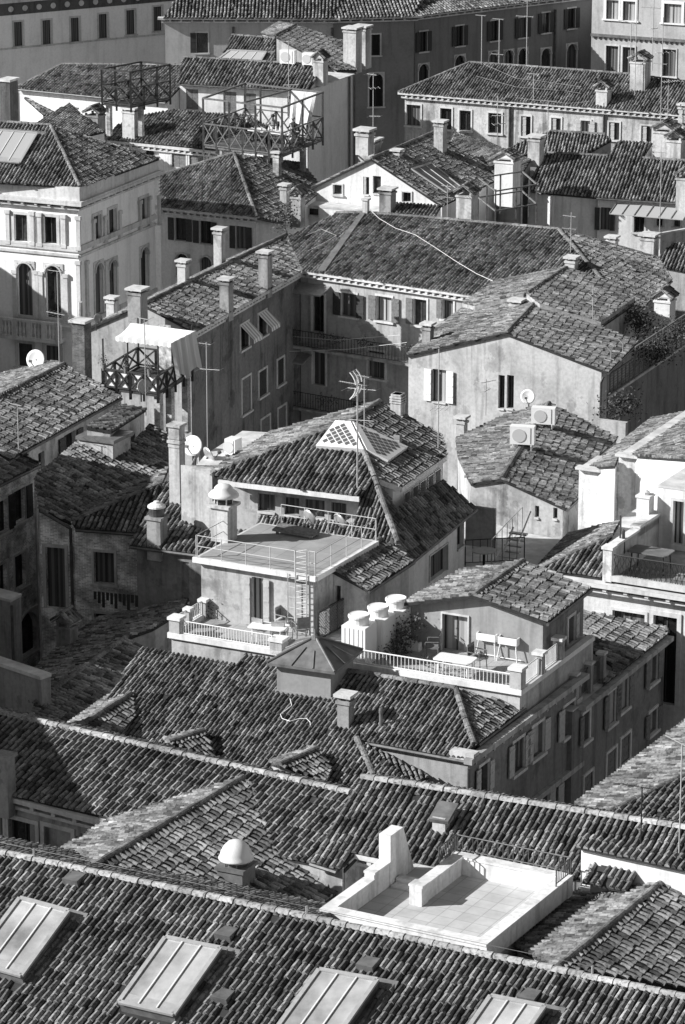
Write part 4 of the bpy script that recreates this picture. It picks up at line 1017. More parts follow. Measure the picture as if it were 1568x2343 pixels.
wire = MB(); wp = [(847, 486), (868, 506), (905, 528), (950, 543), (1000, 575), (1045, 605), (1090, 632), (1140, 655)]
wire.path([pM.hit(*q) + ZX * .16 for q in wp], .015, 5)
tag(obj('loose_cable', wire, WHITEM), 'long pale cable sagging across the courtyard house roof', 'cable')
w2_ = MB(); w2_.path([pM.hit(*q) + ZX * .16 for q in ((700, 545), (735, 530), (770, 545), (745, 560), (705, 580))], .009, 5)
tag(obj('loose_cable', w2_, WHITEM), 'thin curled cable on the upper left of the courtyard house roof', 'cable')
fl = MB(); va = [pM.hit(828, 488), pM.hit(838, 490), pM.hit(746, 622), pM.hit(728, 622)]; fl.poly([p + pM.n * .14 for p in va]); fl.slab([p + pM.n * .13 for p in va], .1); obj('flashing_strip', fl, LEAD, UH.root)

# ------------------------------------------------------------------ pale gabled house with white shutters
GH = Bld('gabled_house', 'pale gabled house with open white shutters facing the camera right of the courtyard', 'house', wall=stucco('gable_pale', .52, .6), tile=T_LIGHT, shut=SHUTW); GH.sp = .185
G0 = W(1158, 762, 15); pg = PV(G0, G0 + AX); G1 = PZ(15.0).hit(1293, 624); gr, gl = pg.hit(1390, 851), pg.hit(933, 812)
pGR, pGL = P3(G0, G1, gr), P3(G0, G1, gl)
GH.roof([(1158, 762), (1293, 624), (1395, 658), (1450, 696), (1374, 748), (1459, 781), (1390, 851)], pGR, 'rxxxxeg', oe=.3, og=.1)
GH.roof([(1158, 762), (1293, 624), (1144, 653), (1062, 705), (1003, 748), (933, 812)], pGL, 'nxxxxg', og=.1)
GH.win(1, 5, ('o', 1005.5, 882, 32, 74, {'gl': 'c', 'fr': 0}), ('p', 1148.5, 896, 16, 76, {'fr': 0})); GH.win(0, 6, ('p', 1168, 896, 16, 76, {'fr': 0}))
GH.build()
up = MB(); uc = MB()
for pl, q in ((pGR, [(1202, 683), (1293, 624), (1395, 658), (1450, 692), (1372, 748), (1232, 706)]), (pGL, [(1202, 683), (1293, 624), (1144, 653), (1062, 705), (1090, 712)])):
    pts = [pl.hit(*z) + pl.n * .26 for z in q]; up.slab(pts, .25, 1); tiles(up, pts, Pl(pts[0], pl.n), .185, .34, 0, .03, seed=9)
caps(uc, pGR.hit(1202, 683) + pGR.n * .3, pGR.hit(1293, 624) + pGR.n * .3)
obj('upper_roof', up, [T_LIGHT, MORTAR], GH.root); obj('ridge_tiles', uc, CAPM, GH.root)
# the dark window right of the ridge line: applied to the gable
ow = pg.hit(1158, 896); k = pxm(ow); gu = AX; gn_ = -BX
GH.chimney(975, 786, 740, 27, pGL, 'slab', CHIMG); GH.chimney(1178, 704, 686, 34, pGL, 'slab', CHIMW)
GH.pipe([gr - AX * .12 - BX * .1 - ZX * .2, gr - AX * .25 - BX * .1 - ZX * .5, gr - AX * .25 - BX * .1 - ZX * 6], .05)

# ------------------------------------------------------------------ low gabled house with the air conditioners
AH = Bld('gabled_house', 'low rough-tiled gabled house carrying the white air conditioners', 'house', wall=stucco('ac_wall', .48, .7), tile=T_LIGHT); AH.sp = .2
A0 = W(1148, 1096, 14); pg2 = PV(A0, A0 + AX); A1 = PZ(14).hit(1256, 923); ar, al = pg2.hit(1295, 1164), pg2.hit(1078, 1106)
pAR, pAL = P3(A0, A1, ar), P3(A0, A1, al)
AH.roof([(1148, 1096), (1256, 923), (1412, 1002), (1330, 1077), (1330, 1130), (1295, 1164)], pAR, 'rxxxeg', oe=.15, og=.1, row=.33)
AH.roof([(1148, 1096), (1256, 923), (1160, 950), (1046, 1004), (1052, 1050), (1078, 1106)], pAL, 'nxxxxg', og=.1)
AH.win(0, 5, ('p', 1229, 1170, 10, 26, {'fr': 0}), ('p', 1271, 1173, 10, 26, {'fr': 0}))
AH.build(); AH.chimney(1053, 992, 953, 26, pAL, 'slab', CHIMW); AH.chimney(905, 950, 901, 34, pr9, 'louvre', CHIMW); AH.chimney(908, 1016, 994, 18, pr9, 'louvre', CHIMG)

# ------------------------------------------------------------------ white house at the right edge
WH = Bld('white_house', 'white rendered house at the right edge with a stepped parapet and stained wall', 'house', wall=WHITE2, tile=T_LIGHT); WH.gutter = False
s0 = W(1324, 1070, 15); pw_ = PV(s0, s0 + AX); t0 = pw_.hit(1415, 1040); s1 = pw_.hit(1415, 1080); s2 = pw_.hit(1700, 1072)
s1.z = s0.z
WH.roof([s0, s1, s1 + BX * 2.0, s0 + BX * 2.0], PZ(s0.z), 'gxxg', tile=False, og=.02, th=.06)
L_ = (s2 - t0).length; t1 = t0 + AX * L_
WH.roof([t0, t1, t1 + BX * 8, t0 + BX * 8], PZ(t0.z), 'gxxg', tile=False, og=.02, th=.06)
WH.build()
c = MB(); c.box((s0 + s1) / 2 + ZX * .03 - BX * .0, AX * ((s1 - s0).length / 2 + .06), BX * .2, ZX * .05); c.box((t0 + t1) / 2 + ZX * .03, AX * (L_ / 2 + .06), BX * .2, ZX * .05); obj('coping', c, STONE, WH.root)
wl = W(1356, 1066, 14.9); pWL = PL(wl, wl + BX * 5, -.42)
WR = Bld('house', 'bright left-facing tile slope behind the stepped white parapet', 'house', wall=WHITE, tile=T_LIGHT); WR.gutter = False
WR.roof([(1340, 1070), (1356, 1066), (1495, 958), (1640, 930), (1640, 1056), (1418, 1040), (1408, 1066)], pWL, 'xexxxxx', oe=.1); WR.build()

# ------------------------------------------------------------------ right house with iron balcony terrace
ZR = 15.3
r0 = W(1233, 1302, ZR); PF = Bld('palazzo', 'cream house at the right edge with stone pilasters under a railed terrace', 'house', wall=STONE, tile=T_MID); PF.gutter = False
rdir = (W(1568, 1354, ZR) - r0).normalized(); rn = Vector((-rdir.y, rdir.x, 0)); Q = lambda a, b, z=0.0: Vector((r0.x + rdir.x * a + rn.x * b, r0.y + rdir.y * a + rn.y * b, ZR + z))
PF.roof([Q(0, 0, -.1), Q(8, 0, -.1), Q(8, 9, -.1), Q(0, 9, -.1)], PZ(ZR - .1), 'exxe', tile=False, oe=.5, th=.1)
PF.corn[(0, 0)] = 'cornice'
PF.win(0, 0, ('k', 1439, 1440, 74, 80), ('d', 1521, 1510, 54, 200, {'fr': .16}), ('k', 1372, 1440, 10, 70))
pq = PL(Q(0, 0), Q(8, 0), .40); hq = pq.hit(1243, 1298)
PF.roof([(1243, 1298), (1401, 1227), (1391, 1322), (1240, 1302)], pq, 'hxxx', body=False)
ht = pq.hit(1401, 1227); plq = P3(hq, ht, hq + BX * 4 + AX * .15)
PF.roof([(1243, 1298), (1401, 1227), (1420, 1192), (1306, 1222), (1233, 1299)], plq, 'nxxxx', body=False)
PF.build()
tf0 = W(1412, 1315, ZR + .05); a0_ = (tf0 - r0).dot(rdir)
fl = MB(); fl.quad(Q(a0_, .1, .02), Q(8, .1, .02), Q(8, 5, .02), Q(a0_, 5, .02)); obj('terrace_floor', fl, mottled('worn_floor', .22, 2, .35, .9), PF.root)  # floor colour darkened to stand in for the parapet's shade
kb_ = MB(); kb_.box(Q((a0_ + 8) / 2, .02, .1), rdir * (8 - a0_) / 2, rn * .12, ZX * .1); obj('kerb', kb_, STONE, PF.root)
m = MB(); m.box(Q(a0_ - .12, .1, .55), rdir * .17, rn * .17, ZX * .6); c = MB(); c.box(Q(a0_ - .12, .1, 1.18), rdir * .22, rn * .22, ZX * .05); o = obj('pillar', m, WHITE2, PF.root); obj('cap', c, WHITE, o)
m = MB(); m.box(Q(a0_ - .12, 2.3, .55), rdir * .13, rn * 2.05, ZX * .6); m.box(Q(a0_ - .12, 3.4, 1.1), rdir * .13, rn * 1.0, ZX * .17); obj('parapet', m, stucco('parapet_grey', .5, .6), PF.root)
c = MB(); c.box(Q(a0_ - .12, 1.35, 1.18), rdir * .17, rn * 1.1, ZX * .04); c.box(Q(a0_ - .12, 3.42, 1.3), rdir * .19, rn * 1.02, ZX * .05); obj('parapet_coping', c, WHITE, PF.root)
ir = MB(); i0, i1 = Q(a0_ + .1, .02, .2), Q(8, .02, .2)
ir.tube(i0 + ZX * .75, i1 + ZX * .75, .022, 5)
n_ = 26; sp_ = (i1 - i0).length / n_
for i in range(n_):
    x = i0 + rdir * sp_ * (i + .5)
    for sg in (-1, 1): ir.path([x + rdir * sg * sp_ * f + ZX * z for f, z in ((.12, .72), (.42, .58), (.14, .36), (.42, .14), (.3, .02))], .012, 4)
    ir.lathe(x + ZX * .36 - rn * .01, [(.05, 0), (.05, .02)], 8, ax=rn)
obj('iron_railing', ir, IRON, PF.root)
bk_ = W(1500, 1250, ZR + .05); d_ = (bk_ - r0).dot(rn); aa = (bk_ - r0).dot(rdir)
RB = Bld('house', 'white house wall with glazed terrace door at the right edge', 'house', wall=WHITE, shut=SHUTM); RB.gutter = False
RB.roof([Q(aa, d_, 2.35), Q(9, d_, 2.35), Q(9, d_ + 3, 2.35), Q(aa, d_ + 3, 2.35)], PZ(ZR + 2.35), 'gxxg', tile=False, og=.02, th=.06); RB.win(0, 0, ('d', 1553, 1196, 24, 100, {'gl': 'c'})); RB.build()
m = MB(); cc = Q(aa - .35, d_ - .2, 0); m.box(cc + ZX * .95, rdir * .24, rn * .24, ZX * 1.0); c = MB(); c.box(cc + ZX * 1.98, rdir * .28, rn * .28, ZX * .04); c.lathe(cc + ZX * 2.02, [(.14, 0), (.16, .1), (.05, .16)], 10)
o = obj('chimney', m, WHITE, RB.root); obj('cap', c, WHITE, o)
bal = W(1600, 1600, 8.0); railing(W(1525, 1575, 9.3), W(1640, 1590, 9.3), .9, 14, IRON, PF.root); s_ = MB(); s_.slab([W(1520, 1580, 9.28), W(1640, 1597, 9.28), W(1640, 1580, 9.28), W(1535, 1565, 9.28)], .12); obj('balcony', s_, STONE, PF.root)
# ------------------------------------------------------------------ stone palazzo at the left
PZO = Bld('palazzo', 'grand pale stone palazzo with arched windows, balustrade balcony and hipped roof', 'palazzo', wall=stucco('palazzo_stone', .88, .22), tile=T_MID); PZO.gutter = False; PZO.sp = .2
kc = W(186, 462, 15.6); ke = W(370, 388, 15.6); kd1 = (ke - kc); LP = kd1.length; kd1.normalize(); kd2 = Vector((kd1.y, -kd1.x, 0)) * -1
if kd2.x > 0: kd2 = -kd2
PZO.roof([kc + kd2 * 16, kc, ke, ke + kd2 * 16], PZ(15.6), 'eexx', tile=False, oe=.45, th=.1)
PZO.corn[(0, 0)] = PZO.corn[(0, 1)] = 'cornice'
pzf = PL(W(-100, 411, 16.3), W(183, 428, 16.3), .42); hz1, hz2 = pzf.hit(116, 287), pzf.hit(183, 428); pzr = P3(hz1, hz2, hz2 + kd1 * 5)
sk = [pzf.hit(*q) for q in ((-20, 302), (86, 310), (46, 378), (-62, 368))]
PZO.roof([(-100, 272), (116, 287), (183, 428), (-100, 411)], pzf, 'rhxx', holes=[sk], body=False); PZO.roof([(116, 287), (364, 362), (183, 428)], pzr, 'nxn', body=False)
A = {'fr': .16}
PZO.win(0, 0, ('p', 48, 521, 30, 62, A), ('p', 115, 526, 30, 62, A), ('a', 58, 662, 34, 120, A), ('a', 123, 668, 34, 120, A), ('p', 58, 812, 34, 54, A), ('p', 121, 817, 34, 54, A))
PZO.win(0, 1, ('p', 222, 521, 17, 58, A), ('p', 257, 506, 17, 58, A), ('p', 328, 482, 18, 58, A), ('a', 226, 660, 17, 116, A), ('a', 258, 653, 17, 116, A), ('a', 330, 621, 17, 110, A))
PZO.deckm = STONE; PZO.build(); at_ = MB(); e1_ = W(181, 432, 17.6)
at_.slab([kc + kd2 * 16 + kd1 * .2 + ZX * .72, kc + kd1 * .2 + kd2 * .2 + ZX * .72, ke + kd2 * .2 + ZX * .72, ke + kd2 * 15 + ZX * .72], .72); obj('attic', at_, STONE, PZO.root)
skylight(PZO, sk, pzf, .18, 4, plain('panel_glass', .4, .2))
k1 = lambda k, z: [tuple(PZO.fac[(0, k)][0]), tuple(PZO.fac[(0, k)][1])]
for k in (0, 1):
    A3, B3 = PZO.fac[(0, k)]; u = (B3 - A3).normalized(); n = Vector((u.y, -u.x, 0)); pf_ = Pl(A3, n); L = (B3 - A3).length; m = MB()
    for y, h, d in (((567 if k == 0 else 560), .14, .12), ((583 if k == 0 else 578), .07, .1), ((752 if k == 0 else 735), .1, .1)):
        z = pf_.hit(150 if k == 0 else 200, y).z; m.box((A3 + B3) / 2 + n * d / 2 + ZX * (z - A3.z), u * L / 2, n * d / 2, ZX * h)
    obj('string_course', m, STONE, PZO.root)
    for x, yt, yb in ((((18, 483, 552), (74, 487, 556), (91, 490, 558), (146, 494, 562), (180, 498, 567), (34, 620, 730), (84, 622, 730), (94, 624, 730), (151, 630, 735), (180, 600, 735))) if k == 0 else ((212, 505, 562), (238, 498, 550), (272, 485, 538), (318, 462, 520), (340, 452, 512), (362, 450, 510), (240, 600, 700), (196, 600, 720))):
        p, q = pf_.hit(x, yt), pf_.hit(x, yb); q = Vector((p.x, p.y, q.z)); m = MB()
        m.box((p + q) / 2 + n * .05, u * .12, n * .06, ZX * (p.z - q.z) / 2); m.box(p + n * .07, u * .17, n * .09, ZX * .1); m.box(q + n * .07, u * .16, n * .08, ZX * .1); obj('pilaster', m, STONE, PZO.root)
A3, B3 = PZO.fac[(0, 0)]; u = (B3 - A3).normalized(); n = Vector((u.y, -u.x, 0)); pf_ = Pl(A3, n)
b0, b1 = pf_.hit(16, 757), pf_.hit(150, 766); b1.z = b0.z; m = MB(); m.slab([b0, b1, b1 + n * .8, b0 + n * .8], .2); m.slab([x + ZX * .95 for x in (b0 + n * .62, b1 + n * .62, b1 + n * .82, b0 + n * .82)], .12)
for t in range(5): m.box(b0.lerp(b1, t / 4) + n * .72 + ZX * .4, u * .13, n * .1, ZX * .45)
bo = obj('balcony', m, STONE, PZO.root)
for t in range(16):
    if t % 4 == 0: pass
    q = b0.lerp(b1, (t + .5) / 16) + n * .72; m = MB(); m.lathe(q, [(.08, 0), (.05, .08), (.1, .28), (.05, .6), (.08, .83)], 8); obj('baluster', m, STONE, bo)

# ------------------------------------------------------------------ small hipped house behind it
B18 = Bld('hipped_house', 'hipped house half in shadow between the stone palazzo and the wooden roof terrace', 'house', wall=WHITE, tile=T_MID, shut=SHUT); B18.sp = .17
p18 = PL(W(366, 474, 13), W(588, 497, 13), .42); h18, k18 = p18.hit(536, 351), p18.hit(588, 497); pr18 = P3(h18, k18, k18 + BX * 5)
B18.roof([(366, 402), (536, 351), (588, 497), (366, 474)], p18, 'hhex', oe=.3)
B18.roof([(536, 351), (690, 372), (738, 432), (646, 508), (588, 497)], pr18, 'nxxen'); B18.corn[(0, 2)] = 'dentil'
B18.win(0, 2, ('o', 413, 524, 26, 52, {'fr': 0}), ('o', 470, 531, 26, 52, {'fr': 0}), ('o', 552, 543, 24, 52, {'fr': 0}), ('a', 418, 605, 30, 50, {'fr': .05}), ('a', 472, 610, 26, 46, {'fr': .05}))
B18.build(); B18.chimney(631, 401, 348, 20, pr18, 'slab', BRICKL); B18.chimney(648, 467, 422, 22, pr18, 'slab', CHIMW); B18.chimney(677, 500, 432, 32, pr18, 'tile', CHIMW)

# ------------------------------------------------------------------ roofs and houses behind the palazzo
B22 = Bld('house', 'white house with brown shuttered windows under a low striped roof behind the wooden terrace', 'house', wall=WHITE, tile=T_MID, shut=SHUTM); B22.sp = .2
p22 = PL(W(232, 318, 12.5), W(500, 341, 12.5), .36)
B22.roof([(232, 318), (270, 285), (330, 262), (400, 250), (475, 258), (560, 262), (640, 300), (610, 350), (500, 341)], p22, 'gxxxxxxxe', oe=.25); B22.corn[(0, 8)] = 'dentil'
B22.win(0, 8, ('p', 348, 347, 32, 16, {'fr': 0}), ('s', 410, 362, 32, 40), ('s', 450, 365, 32, 40), ('s', 490, 368, 28, 40)); B22.build()
for a in ((158, 302, 250, 27, CHIMW), (294, 318, 249, 42, CHIMW), (210, 320, 248, 46, CHIMG), (189, 318, 276, 20, CHIMW)): B22.chimney(a[0], a[1], a[2], a[3], p22, 'tile' if a[0] == 210 else 'slab', a[4])
B21 = Bld('house', 'white house with dark shuttered windows and a row of chimneys above the wooden terrace', 'house', wall=WHITE, tile=T_MID, shut=SHUTM); B21.sp = .22
p21 = PL(W(404, 190, 15), W(704, 207, 15), .40)
B21.roof([(421, 131), (714, 148), (735, 165), (704, 207), (404, 190)], p21, 'rxgeg', oe=.3, og=.15)
k21 = PL(p21.hit(421, 131), p21.hit(714, 148), -.36); r21 = p21.hit(421, 131), p21.hit(714, 148); n21 = Vector((-p21.n.x, -p21.n.y, 0)).normalized()
bk21 = lambda p, d: Vector((p.x + n21.x * d, p.y + n21.y * d, k21.z(p.x + n21.x * d, p.y + n21.y * d)))
B21.roof([r21[0], r21[1], bk21(r21[1], 3), bk21(r21[0], 3)], k21, 'ngeg', og=.15)
B21.win(0, 3, ('s', 440, 226, 28, 46, {'fr': 0}), ('s', 527, 232, 28, 46, {'fr': 0}), ('s', 572, 236, 28, 46, {'fr': 0}), ('s', 672, 243, 28, 46, {'fr': 0})); B21.build()
B21c = Bld('house', 'tall house end wall with drainpipes and paired chimneys before the dark red palace', 'house', wall=GREY, tile=T_LIGHT)
v1 = W(682, 82, 17.2); ra, rb = W(629, 82, 16.6), W(676, 57, 16.6); pq1, pq2 = PL(ra, rb, .34), PL(ra, rb, -.34); B21c.sp = .2
B21c.roof([(629, 82), (676, 57), (792, 96), (814, 160), (770, 160)], pq1, 'rxexg', oe=.25)
B21c.roof([(629, 82), (676, 57), (640, 50), (600, 75)], pq2, 'nxxx'); B21c.build()
za_, zb2 = W(708, 205, 15), W(812, 168, 15)
m = MB(); e = (zb2 - za_).normalized(); f = Vector((-e.y, e.x, 0))
SW = Bld('house', 'bare grey side wall with drainpipes behind the wooden terrace', 'house', wall=stucco('side_grey', .68, .25)); SW.gutter = False
SW.roof([za_, zb2, zb2 + f * 4, za_ + f * 4], PZ(15), 'exxx', tile=False, oe=.02, th=.06); SW.build()
for t in (.86, .97): SW.pipe([za_.lerp(zb2, t) + e.cross(ZX) * .08, za_.lerp(zb2, t) + e.cross(ZX) * .08 - ZX * 9], .07)
for a in ((728, 178, 122, 34, 'house'), (800, 150, 66, 42, 'slab'), (822, 140, 62, 42, 'slab')): B21c.chimney(a[0], a[1], a[2], a[3], p21 if a[0] == 728 else pq1, a[4], CHIMW)
B21s = Bld('house', 'small striped roof with a glazed greenhouse skylight below the bracketed cornice', 'house', wall=GREY, tile=T_MID); B21s.gutter = False
ps1 = PL(W(490, 150, 15.6), W(640, 160, 15.6), .42); gs = [ps1.hit(*q) for q in ((527, 120), (610, 124), (597, 146), (498, 142))]
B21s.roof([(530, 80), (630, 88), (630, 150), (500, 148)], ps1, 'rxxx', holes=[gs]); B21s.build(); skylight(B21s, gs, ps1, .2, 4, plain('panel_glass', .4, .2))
B20 = Bld('house', 'long low roof behind the small wooden terrace at the upper left', 'house', wall=WHITE, tile=T_MID); B20.sp = .2
p20 = PL(W(36, 201, 14), W(240, 221, 14), .36)
B20.roof([(36, 201), (143, 147), (416, 149), (420, 190), (380, 233), (240, 221)], p20, 'hrxxeg'[0:1] + 'rxxee', oe=.25); B20.build()
B20b = Bld('house', 'cluster of low roofs with rough tiles left of the wooden terrace', 'house', wall=WHITE, tile=T_DARK); B20b.gutter = False
ra, rb = W(44, 212, 13.6), W(76, 203, 13.6); q1_ = PL(ra, rb, .36)
B20b.roof([(44, 212), (76, 203), (140, 240), (165, 268), (100, 262)], q1_, 'rxxeg'); 
B20b.build(); B20b = Bld('house', 'rough low tiled roof just behind the chimneys beside the stone palazzo roof', 'house', wall=WHITE, tile=T_DARK); B20b.gutter = False
q2_ = PL(W(70, 295, 13.2), W(190, 312, 13.2), .34); B20b.roof([(70, 295), (110, 262), (160, 236), (200, 275), (240, 300), (190, 312)], q2_, 'xxxxxx'); B20b.build()
m = MB(); c = W(22, 262, 13.5); LT = thing('roof_shed', 'dark shed with tiled top at the left edge near the low roofs', 'shed', c)
m.box(c + ZX * .7, AX * .36, BX * .5, ZX * 1.5); obj('walls', m, stucco('shed_wall', .12, .6), LT); c2 = MB(); c2.box(c + ZX * 2.25, AX * .45, BX * .6, ZX * .07); obj('slab', c2, STONE, LT)

# ------------------------------------------------------------------ palace wall at the top left
w0, w1 = W(-60, 115, 10), W(420, 70, 10); wv = (w1 - w0); wv.normalize(); wn_ = Vector((-wv.y, wv.x, 0))
B23 = Bld('palace', 'long pale palace wall with a medallion frieze at the top left', 'palace', wall=stucco('palace_wall', .9, .2), shut=SHUTM); B23.gutter = False
T0 = Vector((w0.x, w0.y, 16.2)); T1 = Vector((w1.x, w1.y, 16.2))
B23.roof([T0, T1, T1 + wn_ * 6, T0 + wn_ * 6], PZ(16.2), 'gxxx', tile=False, og=.02, th=.1)
B23.win(0, 0, *[('k', x, y, 20, 56, {'fr': .13}) for x, y in ((42, 77), (107, 73), (172, 67.5), (236, 59), (299, 50), (361, 42))]); B23.build()
A3, B3 = B23.fac[(0, 0)]; u = (B3 - A3).normalized(); n = Vector((u.y, -u.x, 0)); pf_ = Pl(A3, n); L = (B3 - A3).length; m = MB(); z = pf_.hit(0, 22).z
m.box((A3 + B3) / 2 + ZX * (z - A3.z) + n * .02, u * L / 2, n * .03, ZX * .45); obj('frieze', m, stucco('frieze', .12, .6), B23.root)
m = MB()
m.box((A3 + B3) / 2 + ZX * (z + .62 - A3.z) + n * .15, u * L / 2, n * .2, ZX * .12); obj('cornice', m, STONE, B23.root)
z2 = pf_.hit(0, 112).z; m = MB(); m.box((A3 + B3) / 2 + ZX * (z2 - A3.z) + n * .03, u * L / 2, n * .05, ZX * .06); obj('string_course', m, STONE, B23.root)
for i in range(11):
    x = 24 + i * 32.3; q = pf_.hit(x, 25 - i * 2.6); q.z = z; mm = MB(); mm.lathe(q + n * .04, [(.22, 0), (.22, .05), (.14, .07)], 14, ax=n); obj('medallion', mm, STONE, B23.root)

# ------------------------------------------------------------------ dark red palace at the top
zc = 14.0; c0, c1, c2_, c3 = W(372, 42, zc), W(758, 43, zc), W(943, 38, zc), W(1352, -12, zc)
B24 = Bld('palace', 'dark painted palace with white bracketed cornice and arched lower windows across the top', 'palace', wall=DKRED, tile=T_MID, shut=plain('dark_shutter', .04, .6)); B24.sp = .26
bk = Vector((.3, 1, 0)).normalized(); up_ = lambda p, s: Vector((p.x, p.y, p.z)) + bk * 6 + ZX * s
for i, (a, b) in enumerate(((c0, c1), (c1, c2_), (c2_, c3))):
    q = PL(a, b, .36); nv = Vector((-q.n.x, -q.n.y, 0)).normalized(); aa, bb = a + bk * 5, b + bk * 5
    aa.z = q.z(aa.x, aa.y); bb.z = q.z(bb.x, bb.y)
    B24.roof([a, b, bb, aa], q, 'enxn' if i != 2 else 'exxn', oe=.5); B24.corn[(i, 0)] = 'cornice'
B24.fmat[(0, 0)] = stucco('palace_grey', .46, .3); B24.fmat[(1, 0)] = stucco('palace_mid', .25, .35)
B24.win(0, 0, ('l', 463, 97, 26, 46), ('p', 595, 142, 40, 40)); B24.win(1, 0, ('p', 853, 102, 34, 48), ('a', 861, 205, 32, 76, {'sh': SHUT}))
B24.win(2, 0, *[('o', x, y, 17, 46) for x, y in ((969, 94), (1052, 81), (1132, 69), (1196, 62), (1249, 51), (1308, 41))], *[('a', x, y, w, h) for x, y, w, h in ((969, 166, 22, 40), (1052, 146, 22, 40), (1129, 137, 20, 40), (1163.6, 135, 20, 42), (1196, 133, 20, 46), (1249, 137, 21, 54), (1308, 130, 22, 60))]); B24.build()
for x, y0 in ((534, 60), (760, 62), (945, 60), (1270, 20)):
    i = 0 if x < 700 else 1 if x < 900 else 2; A3, B3 = B24.fac[(i, 0)]; u = (B3 - A3).normalized(); n = Vector((u.y, -u.x, 0)); q = Pl(A3, n).hit(x, y0); B24.pipe([q + n * .1, q + n * .1 - ZX * 9], .09)
d0, d1 = W(1353, 80, 11.6), W(1640, 100, 11.6)
B24b = Bld('palace', 'grey palace corner with white-framed curtained windows at the top right', 'palace', wall=stucco('corner_grey', .46, .35), shut=SHUTM); B24b.gutter = False
u = (d1 - d0).normalized(); n = Vector((u.y, -u.x, 0)); t0, t1 = Vector((d0.x, d0.y, 16)), Vector((d1.x, d1.y, 16))
B24b.roof([t0, t1, t1 - n * 5, t0 - n * 5], PZ(16), 'gxxx', tile=False, og=.02, th=.1)
WF = {'fr': .2, 'fm': PAINT}
B24b.win(0, 0, ('c', 1402, 21, 28, 44, WF), ('c', 1440, 24, 28, 44, WF), ('c', 1540, 30, 40, 44, WF), ('k', 1401, 134, 28, 60), ('k', 1439, 137, 28, 60), ('p', 1532, 143, 30, 62)); B24b.build()
A3, B3 = B24b.fac[(0, 0)]; m = MB(); z = Pl(A3, n).hit(1400, 81).z; m.box((A3 + B3) / 2 + ZX * (z - A3.z) + n * .06, u * (B3 - A3).length / 2, n * .12, ZX * .1)
for i in range(int((B3 - A3).length / .4)): m.box(A3 + u * (.2 + .4 * i) + ZX * (z - .17 - A3.z) + n * .05, u * .07, n * .08, ZX * .07)
obj('cornice', m, LEAD, B24b.root)

# ------------------------------------------------------------------ long terrace house at the upper right
B25 = Bld('row_house', 'long house with peeling lit wall, many windows and dentil eaves at the upper right', 'house', wall=stucco('peeling_wall', .52, .9), tile=T_MID, shut=SHUTM); B25.sp = .19
p25 = PL(W(912, 211, 14), W(1568, 263, 14), .40); r25 = p25.hit(1075, 143), p25.hit(1700, 205)
B25.roof([(912, 211), (1075, 143), (1290, 158), (1441, 170), r25[1], (1700, 273)], p25, 'hrrrxe', oe=.35); B25.corn[(0, 5)] = 'dentil'
B25.win(0, 5, ('k', 947, 263, 32, 48), ('p', 1021, 271, 26, 48), ('p', 1065, 275, 26, 46), ('p', 1133, 281, 30, 46), ('h', 1204, 288, 22, 46, {'sh': SHUTG}), ('h', 1273, 289, 22, 40, {'sh': SHUTG}), ('o', 1341, 293, 20, 36, {'sh': SHUTG, 'gl': 'c'}), ('h', 1406, 299, 24, 40, {'sh': SHUTG}), ('h', 1480, 307, 24, 40, {'sh': SHUTG}), ('p', 1550, 312, 22, 40)); B25.build()
for a in ((1376, 243, 189, 36, 'tile'), (1458, 208, 126, 48, 'tile'), (1560, 262, 238, 22, 'slab')): B25.chimney(a[0], a[1], a[2], a[3], p25, a[4], CHIMW)
A3, B3 = B25.fac[(0, 5)]
if A3.x > B3.x: A3, B3 = B3, A3
u = (B3 - A3).normalized(); n = Vector((u.y, -u.x, 0))
for x in (1168, 1384): q = Pl(A3, n).hit(x, 245); B25.pipe([q + n * .09 + ZX * .3, q + n * .09 - ZX * 8], .07)
wires = MB()
for pts in (((1105, 152), (1180, 185), (1240, 192), (1330, 205)), ((1090, 180), (1180, 205), (1300, 215), (1330, 220)), ((1180, 230), (1300, 243), (1350, 238))): wires.path([p25.hit(*q) + ZX * .2 for q in pts], .009, 4)
tag(obj('roof_wires', wires, STEEL), 'pale wires lying across the long upper right roof', 'cable')

# ------------------------------------------------------------------ white gable, scaffold and roofs right of it
B26 = Bld('gabled_house', 'brilliant white gable with three small windows under a dark roof', 'house', wall=WHITE, tile=T_DARK, shut=SHUTM); B26.sp = .19; B26.gutter = False
f0, f1_ = W(690, 440, 13), W(1008, 470, 13); pgw = PV(f0, f1_); apx = pgw.hit(849, 363); fR, fL = pgw.hit(1010, 470), pgw.hit(690, 440); bd = Vector((-(f1_ - f0).y, (f1_ - f0).x, 0)).normalized(); ap2 = apx + bd * 9
q1, q2 = P3(apx, ap2, fR), P3(apx, ap2, fL)
B26.roof([apx, ap2, ap2 + (fR - apx), fR], q1, 'rxxg', og=.15); B26.roof([apx, ap2, ap2 + (fL - apx), fL], q2, 'nxxg', og=.15)
B26.win(1, 3, ('p', 773, 433, 20, 22, {'fr': .08}), ('h', 838, 424, 14, 40, {'fr': 0, 'sh': SHUTG})); B26.win(0, 3, ('p', 862, 422, 20, 40, {'fr': 0}), ('p', 931, 450, 20, 22, {'fr': .08})); B26.build()
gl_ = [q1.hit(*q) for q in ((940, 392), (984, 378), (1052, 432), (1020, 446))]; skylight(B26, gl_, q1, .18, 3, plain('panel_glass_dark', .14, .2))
for a in ((828, 330, 296, 42), (838, 372, 320, 54), (905, 358, 342, 24), (1003, 346, 278, 30)): B26.chimney(a[0], a[1], a[2], a[3], q2 if a[0] < 849 else q1, 'slab', CHIMW)
LO = Bld('house', 'low corrugated roof between the white gable and the courtyard house ridge', 'house', wall=WHITE, tile=T_LIGHT); LO.gutter = False
